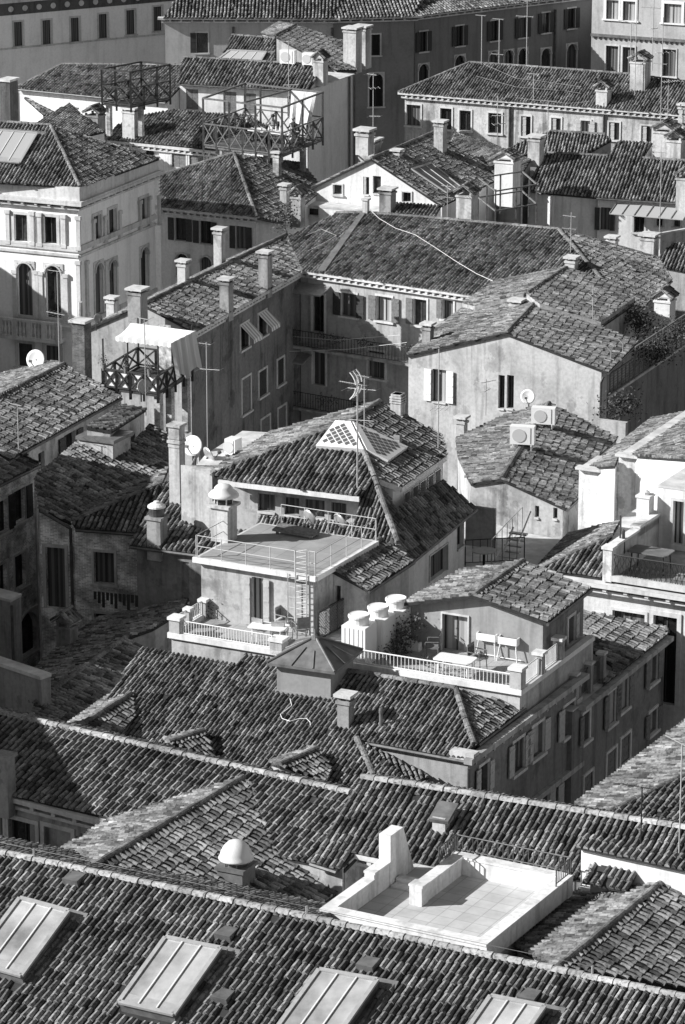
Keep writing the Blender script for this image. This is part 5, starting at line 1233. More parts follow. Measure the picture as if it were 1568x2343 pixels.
pl0 = PL(W(895, 500, 13.2), W(1000, 508, 13.2), .25); LO.roof([(898, 463), (1010, 470), (990, 505), (880, 497)], pl0, 'xxxx'); LO.build(); LO.chimney(881, 487, 432, 38, pl0, 'slab', CHIMG); LO.chimney(1061, 500, 428, 50, pl0, 'tile', CHIMW)
PW = Bld('house', 'white flat parapet house with a pergola left of the white gable', 'house', wall=WHITE); PW.gutter = False
a, b = W(672, 466, 12.6), W(880, 484, 12.6); e = (b - a).normalized(); f = Vector((-e.y, e.x, 0)); PW.roof([a, b, b + f * 1.2, a + f * 1.2], PZ(12.6), 'gxxg', tile=False, og=.02, th=.1); PW.win(0, 0, ('p', 716, 480, 26, 24, {'fr': 0})); PW.build()
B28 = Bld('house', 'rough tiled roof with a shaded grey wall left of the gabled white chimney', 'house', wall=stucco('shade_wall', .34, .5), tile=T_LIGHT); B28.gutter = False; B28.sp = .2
ra, rb = W(1122, 388, 14), W(1043, 308, 14); g0_ = W(1025, 345, 13.6); g1_ = W(1124, 390, 13.4)
pq = P3(g0_, g1_, W(1043, 306, 14.2)); B28.roof([(1025, 345), (1043, 306), (1110, 322), (1215, 365), (1180, 420), (1124, 391)], pq, 'xxxxxe', oe=.08); B28.build()
B28.chimney(1152, 452, 352, 60, pq, 'house', WHITE); B28.chimney(1221, 362, 312, 38, pq, 'slab', CHIMW)
B27 = Bld('house', 'house with rising striped roof, glass canopy and shuttered window at the middle right', 'house', wall=WHITE, tile=T_LIGHT, shut=SHUT); B27.sp = .2
p27 = PL(W(1366, 451, 12.6), W(1568, 463, 12.6), .42)
B27.roof([(1200, 430), (1252, 350), (1391, 357), (1414, 322), (1494, 326), (1470, 362), (1568, 368), (1700, 375), (1700, 472), (1366, 451), (1240, 440)], p27, 'grxxxrrxexe'[0:11], oe=.3)
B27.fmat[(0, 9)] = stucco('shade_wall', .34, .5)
B27.win(0, 8, ('o', 1385, 500, 22, 52, {'fr': 0}), ('p', 1463, 512, 24, 38), ('p', 1510, 503, 14, 28), ('p', 1550, 505, 14, 26)); B27.build()
B27t = Bld('house', 'dark mossy roof standing behind the striped roof at the middle right', 'house', wall=GREY, tile=T_DARK); B27t.gutter = False
pt = PL(W(1140, 352, 13), W(1390, 362, 13), .40); B27t.roof([(1145, 352), (1190, 325), (1260, 300), (1385, 308), (1400, 320), (1330, 358)], pt, 'xxrxxx'); B27t.build()
for a in ((1515, 345, 283, 60, 'house'), (1541, 362, 303, 46, 'tile')): B27.chimney(a[0], a[1], a[2], a[3], p27, a[4], CHIMW)
B27.chimney(1562, 478, 390, 44, p27, 'tile', CHIMW)
cn_ = MB(); a, b = W(1412, 464, 12.3), W(1580, 478, 12.3); e = (b - a).normalized(); f = Vector((e.y, -e.x, 0)); cn_.slab([a, b, b + f * 1.3 - ZX * .35, a + f * 1.3 - ZX * .35], .04); o = obj('glass_canopy', cn_, plain('panel_glass', .4, .2), B27.root)
for i in range(7): obj('rafter', MB().bar(a.lerp(b, i / 6) + ZX * .03, a.lerp(b, i / 6) + f * 1.3 - ZX * .32, .04), STEEL, o)
RW = Bld('house', 'grey wall end at the right edge below the glass canopy', 'house', wall=PALE, tile=T_MID); RW.gutter = False
a, b = W(1510, 533, 13.4), W(1700, 500, 13.4); q = PL(W(1512, 533, 13.2), W(1640, 505, 13.2), .1); RW.roof([a, b, b + BX * .4, a + BX * .4], PZ(13.4), 'gxxx', tile=False, og=.03); RW.build()
RS = Bld('house', 'small roof at the right edge behind the courtyard house', 'house', wall=GREY, tile=T_MID); RS.gutter = False
q = PL(W(1500, 615, 12.6), W(1640, 625, 12.6), .4); RS.roof([(1506, 590), (1540, 555), (1640, 560), (1640, 635), (1520, 612)], q, 'xxxxx'); RS.build(); RS.chimney(1480, 578, 537, 44, q, 'slab', CHIMW); RS.chimney(1397, 562, 541, 28, q, 'slab', CHIMW)
RS.chimney(1514, 742, 666, 50, PZ(12.3), 'house', WHITE)
# ------------------------------------------------------------------ antennas
ANTM = plain('antenna_metal', .42, .4)
def antenna(x, yb, yt, label, booms=(), pl=None, Z=None, base=None, r=.02, mat=None, guy=0):
    P = base if base is not None else (pl.hit(x, yb) if pl else W(x, yb, Z)); k = pxm(P) * .95; H = (yb - yt) / k
    t = thing('antenna', label, 'antenna', P, 'roof antennas'); mat = mat or ANTM
    r = max(r, .85 / k)
    obj('mast', MB().tube(P - ZX * .3, P + ZX * H, r, 6), mat, t)
    for b in booms:
        fr, ln, az, ne = b[:4]; d = Vector((math.cos(R(az)), math.sin(R(az)), .05 if len(b) < 5 else b[4])).normalized(); s = Vector((-d.y, d.x, 0)).normalized()
        L = ln / k; c = P + ZX * H * fr; m = MB(); m.tube(c - d * L * .35, c + d * L * .65, max(.014, .8 / k), 5)
        for i in range(ne):
            q = c - d * L * .35 + d * L * i / max(1, ne - 1); h = (.42 - .02 * i) * (1 if ne < 8 else .45); m.tube(q - s * h, q + s * h, max(.007, .38 / k), 4)
        obj('boom', m, mat, t)
    return t
def grid_antenna(t, c, k, d):
    s = Vector((-d.y, d.x, 0)).normalized(); m = MB()
    for sg in (-1, 1):
        for e in (-1, 0, 1):
            pts = [c + s * e * .26 + ZX * sg * (.06 + .42 * f) - d * (.05 - .22 * f * f) for f in (0, .35, .7, 1)]; m.path(pts, .025, 5)
        for f in np.linspace(.1, 1, 9): m.tube(c - s * .27 + ZX * sg * (.06 + .42 * f) - d * (.05 - .22 * f * f), c + s * .27 + ZX * sg * (.06 + .42 * f) - d * (.05 - .22 * f * f), .010, 4)
    obj('reflector', m, WHITEM, t)
AT = [
 (136, 836, 626, 'tall antenna mast with two booms rising before the stone palazzo', [(1.0, 34, 160, 3), (.55, 48, 150, 6)], p12),
 (43, 1034, 928, 'plain antenna with a single bar on top, on the left tiled roof', [(1.0, 30, 150, 2)], p12),
 (475, 1012, 787, 'slim antenna with short top boom before the dark left wing wall', [(.98, 28, 160, 5), (.73, 48, -25, 4)], None, 15.9),
 (334, 934, 734, 'antenna pole passing in front of the striped awning', [(1.0, 26, 150, 2)], None, 15.6),
 (661, 222, 98, 'antenna with two crossbars on the white shuttered house', [(.98, 30, 170, 4), (.22, 34, -10, 2)], p21),
 (854, 336, 174, 'antenna with small crossed booms above the stack of white chimneys', [(.98, 24, 150, 4), (.8, 20, 10, 3), (.42, 26, -20, 4)], None, 13.6),
 (1003, 1031, 803, 'thin antenna leaning near the white shuttered gable window', [(.42, 32, -20, 4)], pr9),
 (1102, 148, 40, 'leftmost antenna with bare top bar before the dark palace', [(1.0, 22, 170, 1)], p25),
 (1142, 149, 48, 'antenna with two white bars before the dark palace shutters', [(1.0, 24, 170, 2), (.24, 26, 170, 3)], p25),
 (1205, 152, 8, 'tallest antenna before the dark palace, wide bar on top', [(1.0, 20, 170, 2), (.76, 36, 175, 3)], p25),
 (1221, 231, 171, 'short antenna standing on the long upper right roof', [(1.0, 24, 165, 3)], p25),
 (1253, 347, 235, 'antenna with one bar before the peeling lit wall', [(1.0, 50, 175, 2)], None, 13.4),
 (1138, 347, 224, 'antenna with three booms before the peeling lit wall', [(.9, 40, 170, 3), (.65, 36, -10, 5), (.5, 28, 10, 3)], None, 13.4),
 (1443, 140, 56, 'antenna with a slanted white bar beside the tall tile-capped chimney', [(1.0, 32, 165, 1, .25)], p25),
 (1453, 214, 4, 'antenna rising past the tall tile-capped chimney at upper right', [(1.0, 30, 170, 3)], p25),
 (1493, 150, -12, 'wired antenna mast cropped by the top of the view', [(.78, 40, 170, 3), (.5, 20, 30, 3)], p25),
 (1528, 278, 185, 'antenna with a white fishbone boom at the upper right', [(.95, 34, 10, 7), (.3, 20, 170, 3)], p25),
 (1512, 275, 50, 'many-barred mast by the top right palace windows', [(.8, 40, 175, 4), (.66, 36, 10, 4), (.55, 28, 170, 3)], p25),
 (1509, 558, 356, 'long pale pole with a top bar before the glass canopy', [(1.0, 28, 170, 2)], None, 12.9),
 (1306, 580, 488, 'antenna with curled bars on the courtyard house hip', [(.9, 30, 160, 4), (.6, 30, 170, 3), (.35, 46, -10, 6)], pM),
 (1024, 500, 424, 'antenna by the tile-capped white chimney behind the courtyard ridge', [(.95, 22, 160, 4), (.62, 34, 170, 3)], None, 13.5),
 (1356, 746, 658, 'branching white antenna on the pale gabled house roof', [(.95, 26, 80, 3), (.55, 24, 160, 1, .3), (.8, 20, 10, 3)], pGR),
 (1553, 1994, 1699, 'tall jointed mast with slanted white bar near the bottom right', [(1.0, 66, 150, 1, .32)], None, 15.9),
 (1466, 1948, 1799, 'black antenna with a long dark bar near the tiled white wall', [(1.0, 66, 162, 9)], None, 15.5),
 (1112, 935, 868, 'antenna fixed by the dark gable window of the pale house', [(.9, 40, 30, 7), (.6, 30, 60, 5)], None, 12.6)]
AOBJ = []
for a in AT: AOBJ.append(antenna(a[0], a[1], a[2], a[3], a[4], pl=a[5] if len(a) == 6 else None, Z=a[6] if len(a) > 6 else None, mat=IRON if 'black' in a[3] else None))
P = p9.hit(818, 1118); t = antenna(818, 1118, 868, 'tall central antenna with grid reflector above the lozenge skylight house', [(.94, 66, 155, 14), (.9, 70, -30, 6), (.62, 60, -25, 4)], pl=p9, r=.028)
k = pxm(P) * .95; grid_antenna(t, P + ZX * (1118 - 884) / k, k, Vector((math.cos(R(155)), math.sin(R(155)), 0)))
P = pl9.hit(834, 962); antenna(834, 962, 861, 'second antenna close behind the one with grid reflector', [(.98, 34, 150, 10)], base=P)
P = Q(a_ if False else 0, 0); pp = W(1418, 1300, ZR + .1); um = thing('parasol_pole', 'dark closed parasol pole by the iron railed terrace pillar', 'parasol', pp)
obj('pole', MB().tube(pp, pp + ZX * 1.95, .035, 8), GUT, um); obj('furled_cloth', MB().lathe(pp + ZX * .5 + AX * .12, [(.03, 0), (.08, .1), (.05, .9), (.02, .95)], 8), SHUT, um)

# ------------------------------------------------------------------ satellite dishes
def dish(x, y, Z, dpx, label, az, tilt=25, mat=None, pl=None):
    P = pl.hit(x, y) if pl else W(x, y, Z); k = pxm(P); r = dpx / k / 2
    ax = Vector((math.cos(R(az)) * math.cos(R(tilt)), math.sin(R(az)) * math.cos(R(tilt)), math.sin(R(tilt))))
    t = thing('satellite_dish', label, 'satellite dish', P, 'satellite dishes'); m = MB(); n = 24; a = ax.cross(ZX).normalized(); b = a.cross(ax)
    rings = [(r * f, -.22 * r * (1 - f * f)) for f in (0.02, .4, .75, 1)] + [(r, -.03)] + [(r * f, -.22 * r * (1 - f * f) - .03) for f in (.75, .4, .02)]
    m.lathe(P, rings, n, ax=ax); obj('reflector', m, mat or WPLASTIC, t, smooth=True)
    arm = MB(); f = P + ax * r * 1.1 - b * r * .2 if b.z > 0 else P + ax * r * 1.1 + b * r * .2; low = P - ZX * r * .98; arm.tube(low, f, .018, 5); arm.box(f, ax * .06, a * .05, b * .05); obj('receiver_arm', arm, GUT, t)
    br = MB(); br.tube(P - ax * .08, P - ax * .25 - ZX * r * .4, .03, 6); br.tube(P - ax * .25 - ZX * r * .3, P - ax * .25 - ZX * (r + .35), .03, 6); obj('bracket', br, GUT, t); return t
dish(81, 822, 16.6, 46, 'large white satellite dish by the antenna mast below the stone palazzo', -112, 15)
dish(330, 884, 16.4, 34, 'grey satellite dish on the pole before the wooden balustrade', -55, 10, SHUTG)
dish(440, 1019, 17.6, 48, 'bright white satellite dish on a tripod left of the lozenge skylight', -115, 20)
dish(480, 1042, 17.5, 46, 'dark-backed satellite dish beside the bright tripod dish', 30, 20, STEEL)
dish(710, 1182, 18.0, 40, 'grey satellite dish on the deck rail below the recessed windows, left one', 40, 20, STEEL)
dish(779, 1191, 17.9, 40, 'grey satellite dish on the deck rail near the corner, right one', 40, 20, STEEL)
dish(1208, 907, 13.0, 34, 'white satellite dish on the pale gabled wall', -105, 15)
dish(225, 728, 16.6, 22, 'small round dish on the grey gable wall left of the awning', -60, 10, SHUTG)
tp = MB(); c = W(455, 1030, 17.4); 
for q in ((420, 1100), (445, 1115), (468, 1100), (455, 1120)): tp.tube(c, W(q[0], q[1], 16.2), .03, 5)
tag(obj('dish_tripod', tp, STEEL), 'splayed steel tripod legs carrying two dishes left of the sun deck', 'tripod')

# ------------------------------------------------------------------ air conditioners
def aircon(P, az, label, w=.82, h=.6, d=.34, legs=.3):
    e = Vector((math.cos(R(az)), math.sin(R(az)), 0)); f = Vector((-e.y, e.x, 0)); t = thing('air_conditioner', label, 'air conditioner', P, 'air conditioners')
    c = P + ZX * (legs + h / 2); m = MB(); m.box(c, e * w / 2, f * d / 2, ZX * h / 2); obj('casing', m, WPLASTIC, t)
    g = MB(); gc = c - e * w * .12 - f * (d / 2 + .008); g.lathe(gc, [(h * .38, 0), (h * .38, .012)], 20, ax=-f); obj('fan_grille', g, plain('grille_grey', .55, .5), t)
    p = MB(); p.box(c + e * w * .36 - f * (d / 2 + .006), e * .008, f * .006, ZX * h * .45); obj('panel_seam', p, GUT, t)
    l = MB()
    for i in (-1, 1):
        for j in (-1, 1): l.bar(P + e * i * w * .38 + f * j * d * .4 - ZX * .25, P + e * i * w * .38 + f * j * d * .4 + ZX * legs, .04)
        l.bar(P + e * i * w * .38 - f * d * .6 + ZX * legs * .8, P + e * i * w * .38 + f * d * .6 + ZX * legs * .8, .045)
    obj('stand', l, WHITEM, t); return t
aircon(pAR.hit(1196, 1027), -12, 'nearer white air conditioner on the rough tiled low house roof', 1.0, .75, .42, .25)
aircon(pAR.hit(1244, 978), -12, 'farther white air conditioner on the rough tiled low house roof', 1.0, .7, .42, .2)
aircon(W(534, 1040, 17.4), -30, 'small white box unit on the lead roof left of the lozenge skylight house', .45, .6, .5, .05)
aircon(k21.hit(662, 143) if False else W(660, 147, 16.1), -20, 'white air conditioner behind the ridge of the white shuttered house, left one', 1.0, .85, .5, .1)
aircon(W(708, 150, 16.1), -20, 'white air conditioner behind the ridge near the house-shaped chimney', .8, .75, .5, .1)
FL = Bld('low_house', 'flat grey roof patch left of the lozenge skylight house', 'house', wall=GREY); FL.gutter = False; FL.zb = 16.7
FL.roof([W(430, 1086, 17.4), W(540, 1098, 17.4), W(640, 990, 17.4), W(555, 985, 17.4), W(470, 1040, 17.4)], PZ(17.4), 'xxxxx', tile=False, th=.1); FL.build()

# ------------------------------------------------------------------ terrace furniture
def table(P, az, L, Wd, H, label, mat=None, legm=None, rnd=True):
    e = Vector((math.cos(R(az)), math.sin(R(az)), 0)); f = Vector((-e.y, e.x, 0)); t = thing('table', label, 'table', P); m = MB(); a, b, c = L / 2, Wd / 2, .1
    pts = []
    for sx, sy, q0 in ((1, 1, 0), (-1, 1, 90), (-1, -1, 180), (1, -1, 270)):
        for q in (0, 30, 60, 90): pts.append(P + e * (sx * (a - c) + c * math.cos(R(q0 + q))) + f * (sy * (b - c) + c * math.sin(R(q0 + q))) + ZX * H)
    m.slab(pts, .04); obj('table_top', m, mat or WPLASTIC, t)
    for i in (-1, 1):
        for j in (-1, 1): obj('leg', MB().tube(P + e * i * (a - .12) + f * j * (b - .1), P + e * i * (a - .16) + f * j * (b - .14) + ZX * (H - .04), .025, 6), legm or WPLASTIC, t)
    return t
def chair(P, az, label, mat=None, s=1.0):
    e = Vector((math.cos(R(az)), math.sin(R(az)), 0)); f = Vector((-e.y, e.x, 0)); t = thing('chair', label, 'chair', P, 'terrace chairs'); mat = mat or STEEL   # faces -f
    m = MB(); m.slab([P + e * i * .23 * s + f * j * .22 * s + ZX * .45 for i, j in ((-1, -1), (1, -1), (1, 1), (-1, 1))], .03); obj('seat', m, mat, t)
    b = MB(); b.slab([P + e * i * .23 * s + f * (.22 + .02 * k) * s + ZX * (.5 + .4 * k) for i, k in ((-1, 0), (1, 0), (1, 1), (-1, 1))], .0); b.box(P + f * .25 * s + ZX * .7, e * .21 * s, f * .015 + ZX * .004, ZX * .19); obj('backrest', b, mat, t)
    for i in (-1, 1):
        for j in (-1, 1): obj('leg', MB().tube(P + e * i * .24 * s + f * j * .24 * s, P + e * i * .22 * s + f * j * .21 * s + ZX * .46, .016, 5), mat, t)
        a = MB(); a.path([P + e * i * .25 * s - f * .22 * s + ZX * .45, P + e * i * .26 * s - f * .2 * s + ZX * .66, P + e * i * .26 * s + f * .24 * s + ZX * .68], .016, 5); obj('armrest', a, mat, t)
    return t
def fz(x, y, z=0.0): return W(x, y, ZT8 + z)
ct = fz(615, 1431, .73); ct.z = ZT8; table(ct, -20, 1.28, .72, .73, 'white table in front of the curtained penthouse door')
ct = fz(1042, 1505, .73); ct.z = ZT8; table(ct, -24, 1.3, .72, .73, 'white table half in shade on the railed terrace right of the tanks', legm=WPLASTIC)
for x, y, az, lb, mt in ((652, 1447, 60, 'metal armchair right of the white table by the ladder', STEEL), (598, 1468, 150, 'metal armchair in front of the white table, left one', STEEL), (640, 1476, 170, 'metal armchair in front of the white table, right one', STEEL), (990, 1508, -100, 'dark armchair at the left end of the half-shaded table', SHUTM), (1092, 1534, 60, 'dark armchair at the right end of the half-shaded table', SHUTM), (690, 1466, 200, 'folded dark chair at the foot of the ladder', SHUTM)): chair(fz(x, y), az, lb, mt)
def planter(P, label):
    t = thing('plant_stand', label, 'planter', P, 'plant stands'); e, f = td, tn
    m = MB(); c = P + ZX * .72; w = .33
    for s, h in (((e * w, f * .14, ZX * .02), -.1),): m.box(c + ZX * h, *s)
    for i in (-1, 1): m.box(c + f * i * .15, e * w, f * .015, ZX * .12); m.box(c + e * i * w, e * .015, f * .15, ZX * .12)
    obj('trough', m, PAINT, t); s_ = MB(); s_.box(c + ZX * .04, e * (w - .03), f * .13, ZX * .02); obj('soil', s_, BED, t)
    for i in (-1, 1):
        for j in (-1, 1): obj('leg', MB().bar(P + e * i * .36 + f * j * .16, P + e * i * .27 + f * j * .08 + ZX * .64, .035), PAINT, t)
    obj('rail', MB().bar(P + e * -.44 + ZX * .08, P + e * .44 + ZX * .08, .03), PAINT, t)
planter(fz(1116, 1503), 'white plant trough on splayed legs, left of a pair by the penthouse wall'); planter(fz(1165, 1512), 'white plant trough on splayed legs, right of a pair by the penthouse wall')
# water tanks
LID = [(816, 1398, 1.28), (860, 1379, 1.28), (901, 1360, 1.28)]
p0 = fz(828, 1513); toph = (1513 - 1404) / (pxm(p0) * .945)
for i, (x, y, _) in enumerate(LID):
    c = W(x + 6, y + 6, ZT8 + toph); P = Vector((c.x, c.y, ZT8)); t = thing('water_tank', ('nearest white water tank with round lid behind the front railing', 'middle white water tank with round lid in the row of three', 'rearmost white water tank with round lid by the penthouse roof')[i], 'water tank', P, 'row of white water tanks')
    m = MB(); hb = toph * .80; m.box(P + ZX * hb / 2, td * .43, tn * .43, ZX * hb / 2)
    for q in range(5): m.box(P - tn * .435 + td * (-.32 + .16 * q) + ZX * hb / 2, td * .012, tn * .012, ZX * hb * .46)
    obj('body', m, WPLASTIC, t); m = MB(); m.lathe(P + ZX * hb, [(.35, 0), (.33, .03), (.33, toph - hb - .1)], 20); obj('neck', m, WPLASTIC, t)
    m = MB(); m.lathe(P + ZX * (toph - .1), [(.365, 0), (.365, .06), (.33, .1), (.29, .085), (.02, .085)], 24); obj('lid', m, WPLASTIC, t)
# trellises, climbers and potted plants
def leaves(name, pts, spread, n, size, label, cat='plant', mat=None, seed=1, par=None, pot=None):
    rr = random.Random(seed); m = MB()
    for q in pts:
        for _ in range(n):
            c = q + Vector((rr.gauss(0, spread[0]), rr.gauss(0, spread[1]), rr.gauss(0, spread[2]))); e = Vector((rr.uniform(-1, 1), rr.uniform(-1, 1), rr.uniform(-.8, .8))).normalized() * size * rr.uniform(.6, 1.3); f = e.cross(Vector((rr.uniform(-1, 1), rr.uniform(-1, 1), 1))).normalized() * e.length * .55
            m.quad(c - e, c - f, c + e, c + f)
    if par: return obj(name, m, mat or LEAF, par)
    b = min(pts, key=lambda p: p.z); t = thing(name, label, cat, Vector((b.x, b.y, b.z - (.3 if not pot else .45)))); obj('foliage', m, mat or LEAF, t)
    st = MB()
    for q in pts: st.tube(Vector((b.x, b.y, b.z - .3)), q, .012, 4)
    obj('stems', st, DKWOOD, t)
    if pot: pm = MB(); pm.lathe(Vector((b.x, b.y, b.z - .45)), [(pot * .7, 0), (pot, .28), (pot * 1.08, .3)], 12); obj('pot', pm, TERR, t)
    return t
def trellis(xy0, xy1, h, label):
    a, b = fz(*xy0), fz(*xy1); t = thing('trellis', label, 'trellis', a); d = (b - a); L = d.length; d.normalize(); fr = MB()
    for q in (a, a.lerp(b, .5), b): fr.bar(q, q + ZX * h, .06)
    for z in (.06, h): fr.bar(a + ZX * z, b + ZX * z, .06)
    obj('frame', fr, DKWOOD, t); m = MB(); st = .11; nx = int((L + h) / st)
    for i in range(nx):
        u = i * st
        for sg in (1, -1):
            pts = []
            u0, z0 = (u - h, 0) if sg > 0 else (u, 0)
            q0 = max(0, -u0) if sg > 0 else max(0, u - L); q1 = min(h, L - u0) if sg > 0 else min(h, u)
            if q1 - q0 > .03: m.bar(a + d * (u0 + sg * q0) + ZX * q0, a + d * (u0 + sg * q1) + ZX * q1, .045, .012)
    obj('lattice', m, SHUTM, t); return t
trellis((729, 1466), (812, 1420), 1.0, 'dark lattice trellis between the ladder and the white tanks')
trellis((866, 1500), (944, 1458), 1.0, 'lattice trellis overgrown by a dark climber right of the tanks')
leaves('climbing_plant', [fz(890 + 9 * i, 1492 - 6 * i) + ZX * (.3 + .2 * (i % 4)) for i in range(8)], (.13, .13, .2), 150, .05, 'dark climbing plant covering the right lattice trellis', seed=4, mat=tile_mat('dark_foliage', .07, .8))
leaves('potted_plant', [fz(490, 1412) + ZX * .35], (.16, .14, .16), 260, .05, 'leafy potted plant by the penthouse wall left of the curtained door', seed=5, pot=.17)
leaves('bushy_plant', [fz(905 + 12 * i, 1500 - 4 * i) + ZX * (.25 + .22 * i) for i in range(4)], (.22, .18, .22), 200, .055, 'tall bushy plant between the white tanks and the grey penthouse', seed=44)
leaves('potted_plant', [fz(1005, 1535) + ZX * .3, fz(900, 1510) + ZX * .3], (.25, .1, .1), 140, .045, 'low dark plants along the front railing right of the turret', seed=6)
m = MB(); c = fz(948, 1487); m.box(c + ZX * .14, td * .22, tn * .13, ZX * .14); tag(obj('flower_trough', m, PAINT), 'small white trough at the foot of the climber trellis', 'planter')
# right terrace table and chair
c = W(1490, 1262, ZR + .75); c.z = ZR + .05; table(c, -27, 1.5, .9, .75, 'dark table on the iron railed terrace at the right', LEAD, IRON)
c = W(1498, 1250, ZR + .05); chair(c + BX * .5, -27, 'white round-armed chair behind the dark terrace table', WPLASTIC)

# ------------------------------------------------------------------ wooden roof terraces
def xpanel(m, a, b, h, t=.06, n=1):
    for i in range(n):
        p, q = a.lerp(b, i / n), a.lerp(b, (i + 1) / n); m.bar(p + ZX * .08, q + ZX * h, t); m.bar(q + ZX * .08, p + ZX * h, t * .98)
def altana(name, label, C, hr, hp, legs, nx, mat, tops=((0, 1), (1, 2), (2, 3), (3, 0)), deck=True, posts=True):
    t = thing(name, label, 'roof terrace', C[0]); n = len(C)
    if deck:
        d = MB(); d.slab(C, .1); obj('deck', d, mat, t)
    for i in range(n):
        a, b = C[i], C[(i + 1) % n]; m = MB(); m.bar(a + ZX * hr, b + ZX * hr, .09, .06); m.bar(a + ZX * .08, b + ZX * .08, .07); xpanel(m, a, b, hr, .065, nx[i]); obj('balustrade', m, mat, t)
        for j in range(nx[i]):
            q = a.lerp(b, j / nx[i]); full = (j == 0 or (j % 2 == 0)) and posts
            obj('post', MB().bar(q - ZX * .35, q + ZX * (hp if full else hr), .12), mat, t)
    for i, j in tops: obj('top_beam', MB().bar(C[i % n] + ZX * hp, C[j % n] + ZX * hp, .11, .09), mat, t)
    for q, h in legs: obj('leg', MB().box(q - ZX * h / 2, AX * .14, BX * .14, ZX * h / 2), BRICKL, t)
    return t
ALTW = mottled('altana_wood', .13, 8, .4, .8)
ZA = 15.2                                          # the large one with a lunch party
AF0, AF1 = W(466, 333, ZA), W(646, 356, ZA); AB = W(739, 318, ZA); AL = AF0 + (AB - AF1)
AW = [AF0, AF1, AB, AL]
big = altana('wooden_terrace', 'large wooden roof terrace with cross-braced rails where people lunch', AW, 1.3, 2.75, [(AF0.lerp(AF1, .75) + BX * .5, 2.2), (AF1 + BX * 2.6, 3.5), (AF0.lerp(AF1, .2) + BX * .2, 2.5)], [6, 4, 5, 4], ALTW)
obj('mid_beam', MB().bar(AF0.lerp(AF1, .5) + ZX * 2.75, AL.lerp(AB, .6) + ZX * 2.7, .09), ALTW, big)
AU = (AF1 - AF0); AV = (AL - AF0)
ap = lambda u, v, z=0: AF0 + AU * u + AV * v + ZX * z
tc = ap(.60, .48); lt = table(tc, math.degrees(math.atan2(AU.y, AU.x)), 2.6, 1.0, .76, 'long lunch table laid with dishes on the large wooden terrace', PAINT, DKWOOD)
rr = random.Random(3)
ds = MB()
for i in range(16):
    q = tc + AU.normalized() * rr.uniform(-1.15, 1.15) + AV.normalized() * rr.uniform(-.36, .36) + ZX * .77; h = rr.choice((.02, .02, .14, .24)); ds.lathe(q, [(.1 if h < .1 else .04, 0), (.12 if h < .1 else .035, h)], 8)
obj('tableware', ds, WPLASTIC, lt)
sh = MB(); s0_, s1_ = ap(.62, .96, 2.7), ap(.93, .98, 2.7)
G_ = [[s0_.lerp(s1_, i / 8) - ZX * (1.8 * j / 6) + AV.normalized() * (-.12 * math.sin(i * 2.1) * j / 6 - .1 * j) + AU.normalized() * (.35 * (j / 6) * (.5 - i / 8)) for i in range(9)] for j in range(7)]
for j in range(6):
    for i in range(8): sh.quad(G_[j][i], G_[j][i + 1], G_[j + 1][i + 1], G_[j + 1][i])
tag(obj('sun_shade', sh, stucco('canvas', .6, .3)), 'pale canvas sun shade hanging from the big terrace frame', 'sun shade')
skin = plain('skin', .42, .6); DARKC = plain('dark_clothes', .03, .9); MIDC = plain('grey_clothes', .25, .9); LITC = plain('light_clothes', .6, .9); HAIRD = plain('dark_hair', .03, .8); HAIRL = plain('fair_hair', .3, .8)
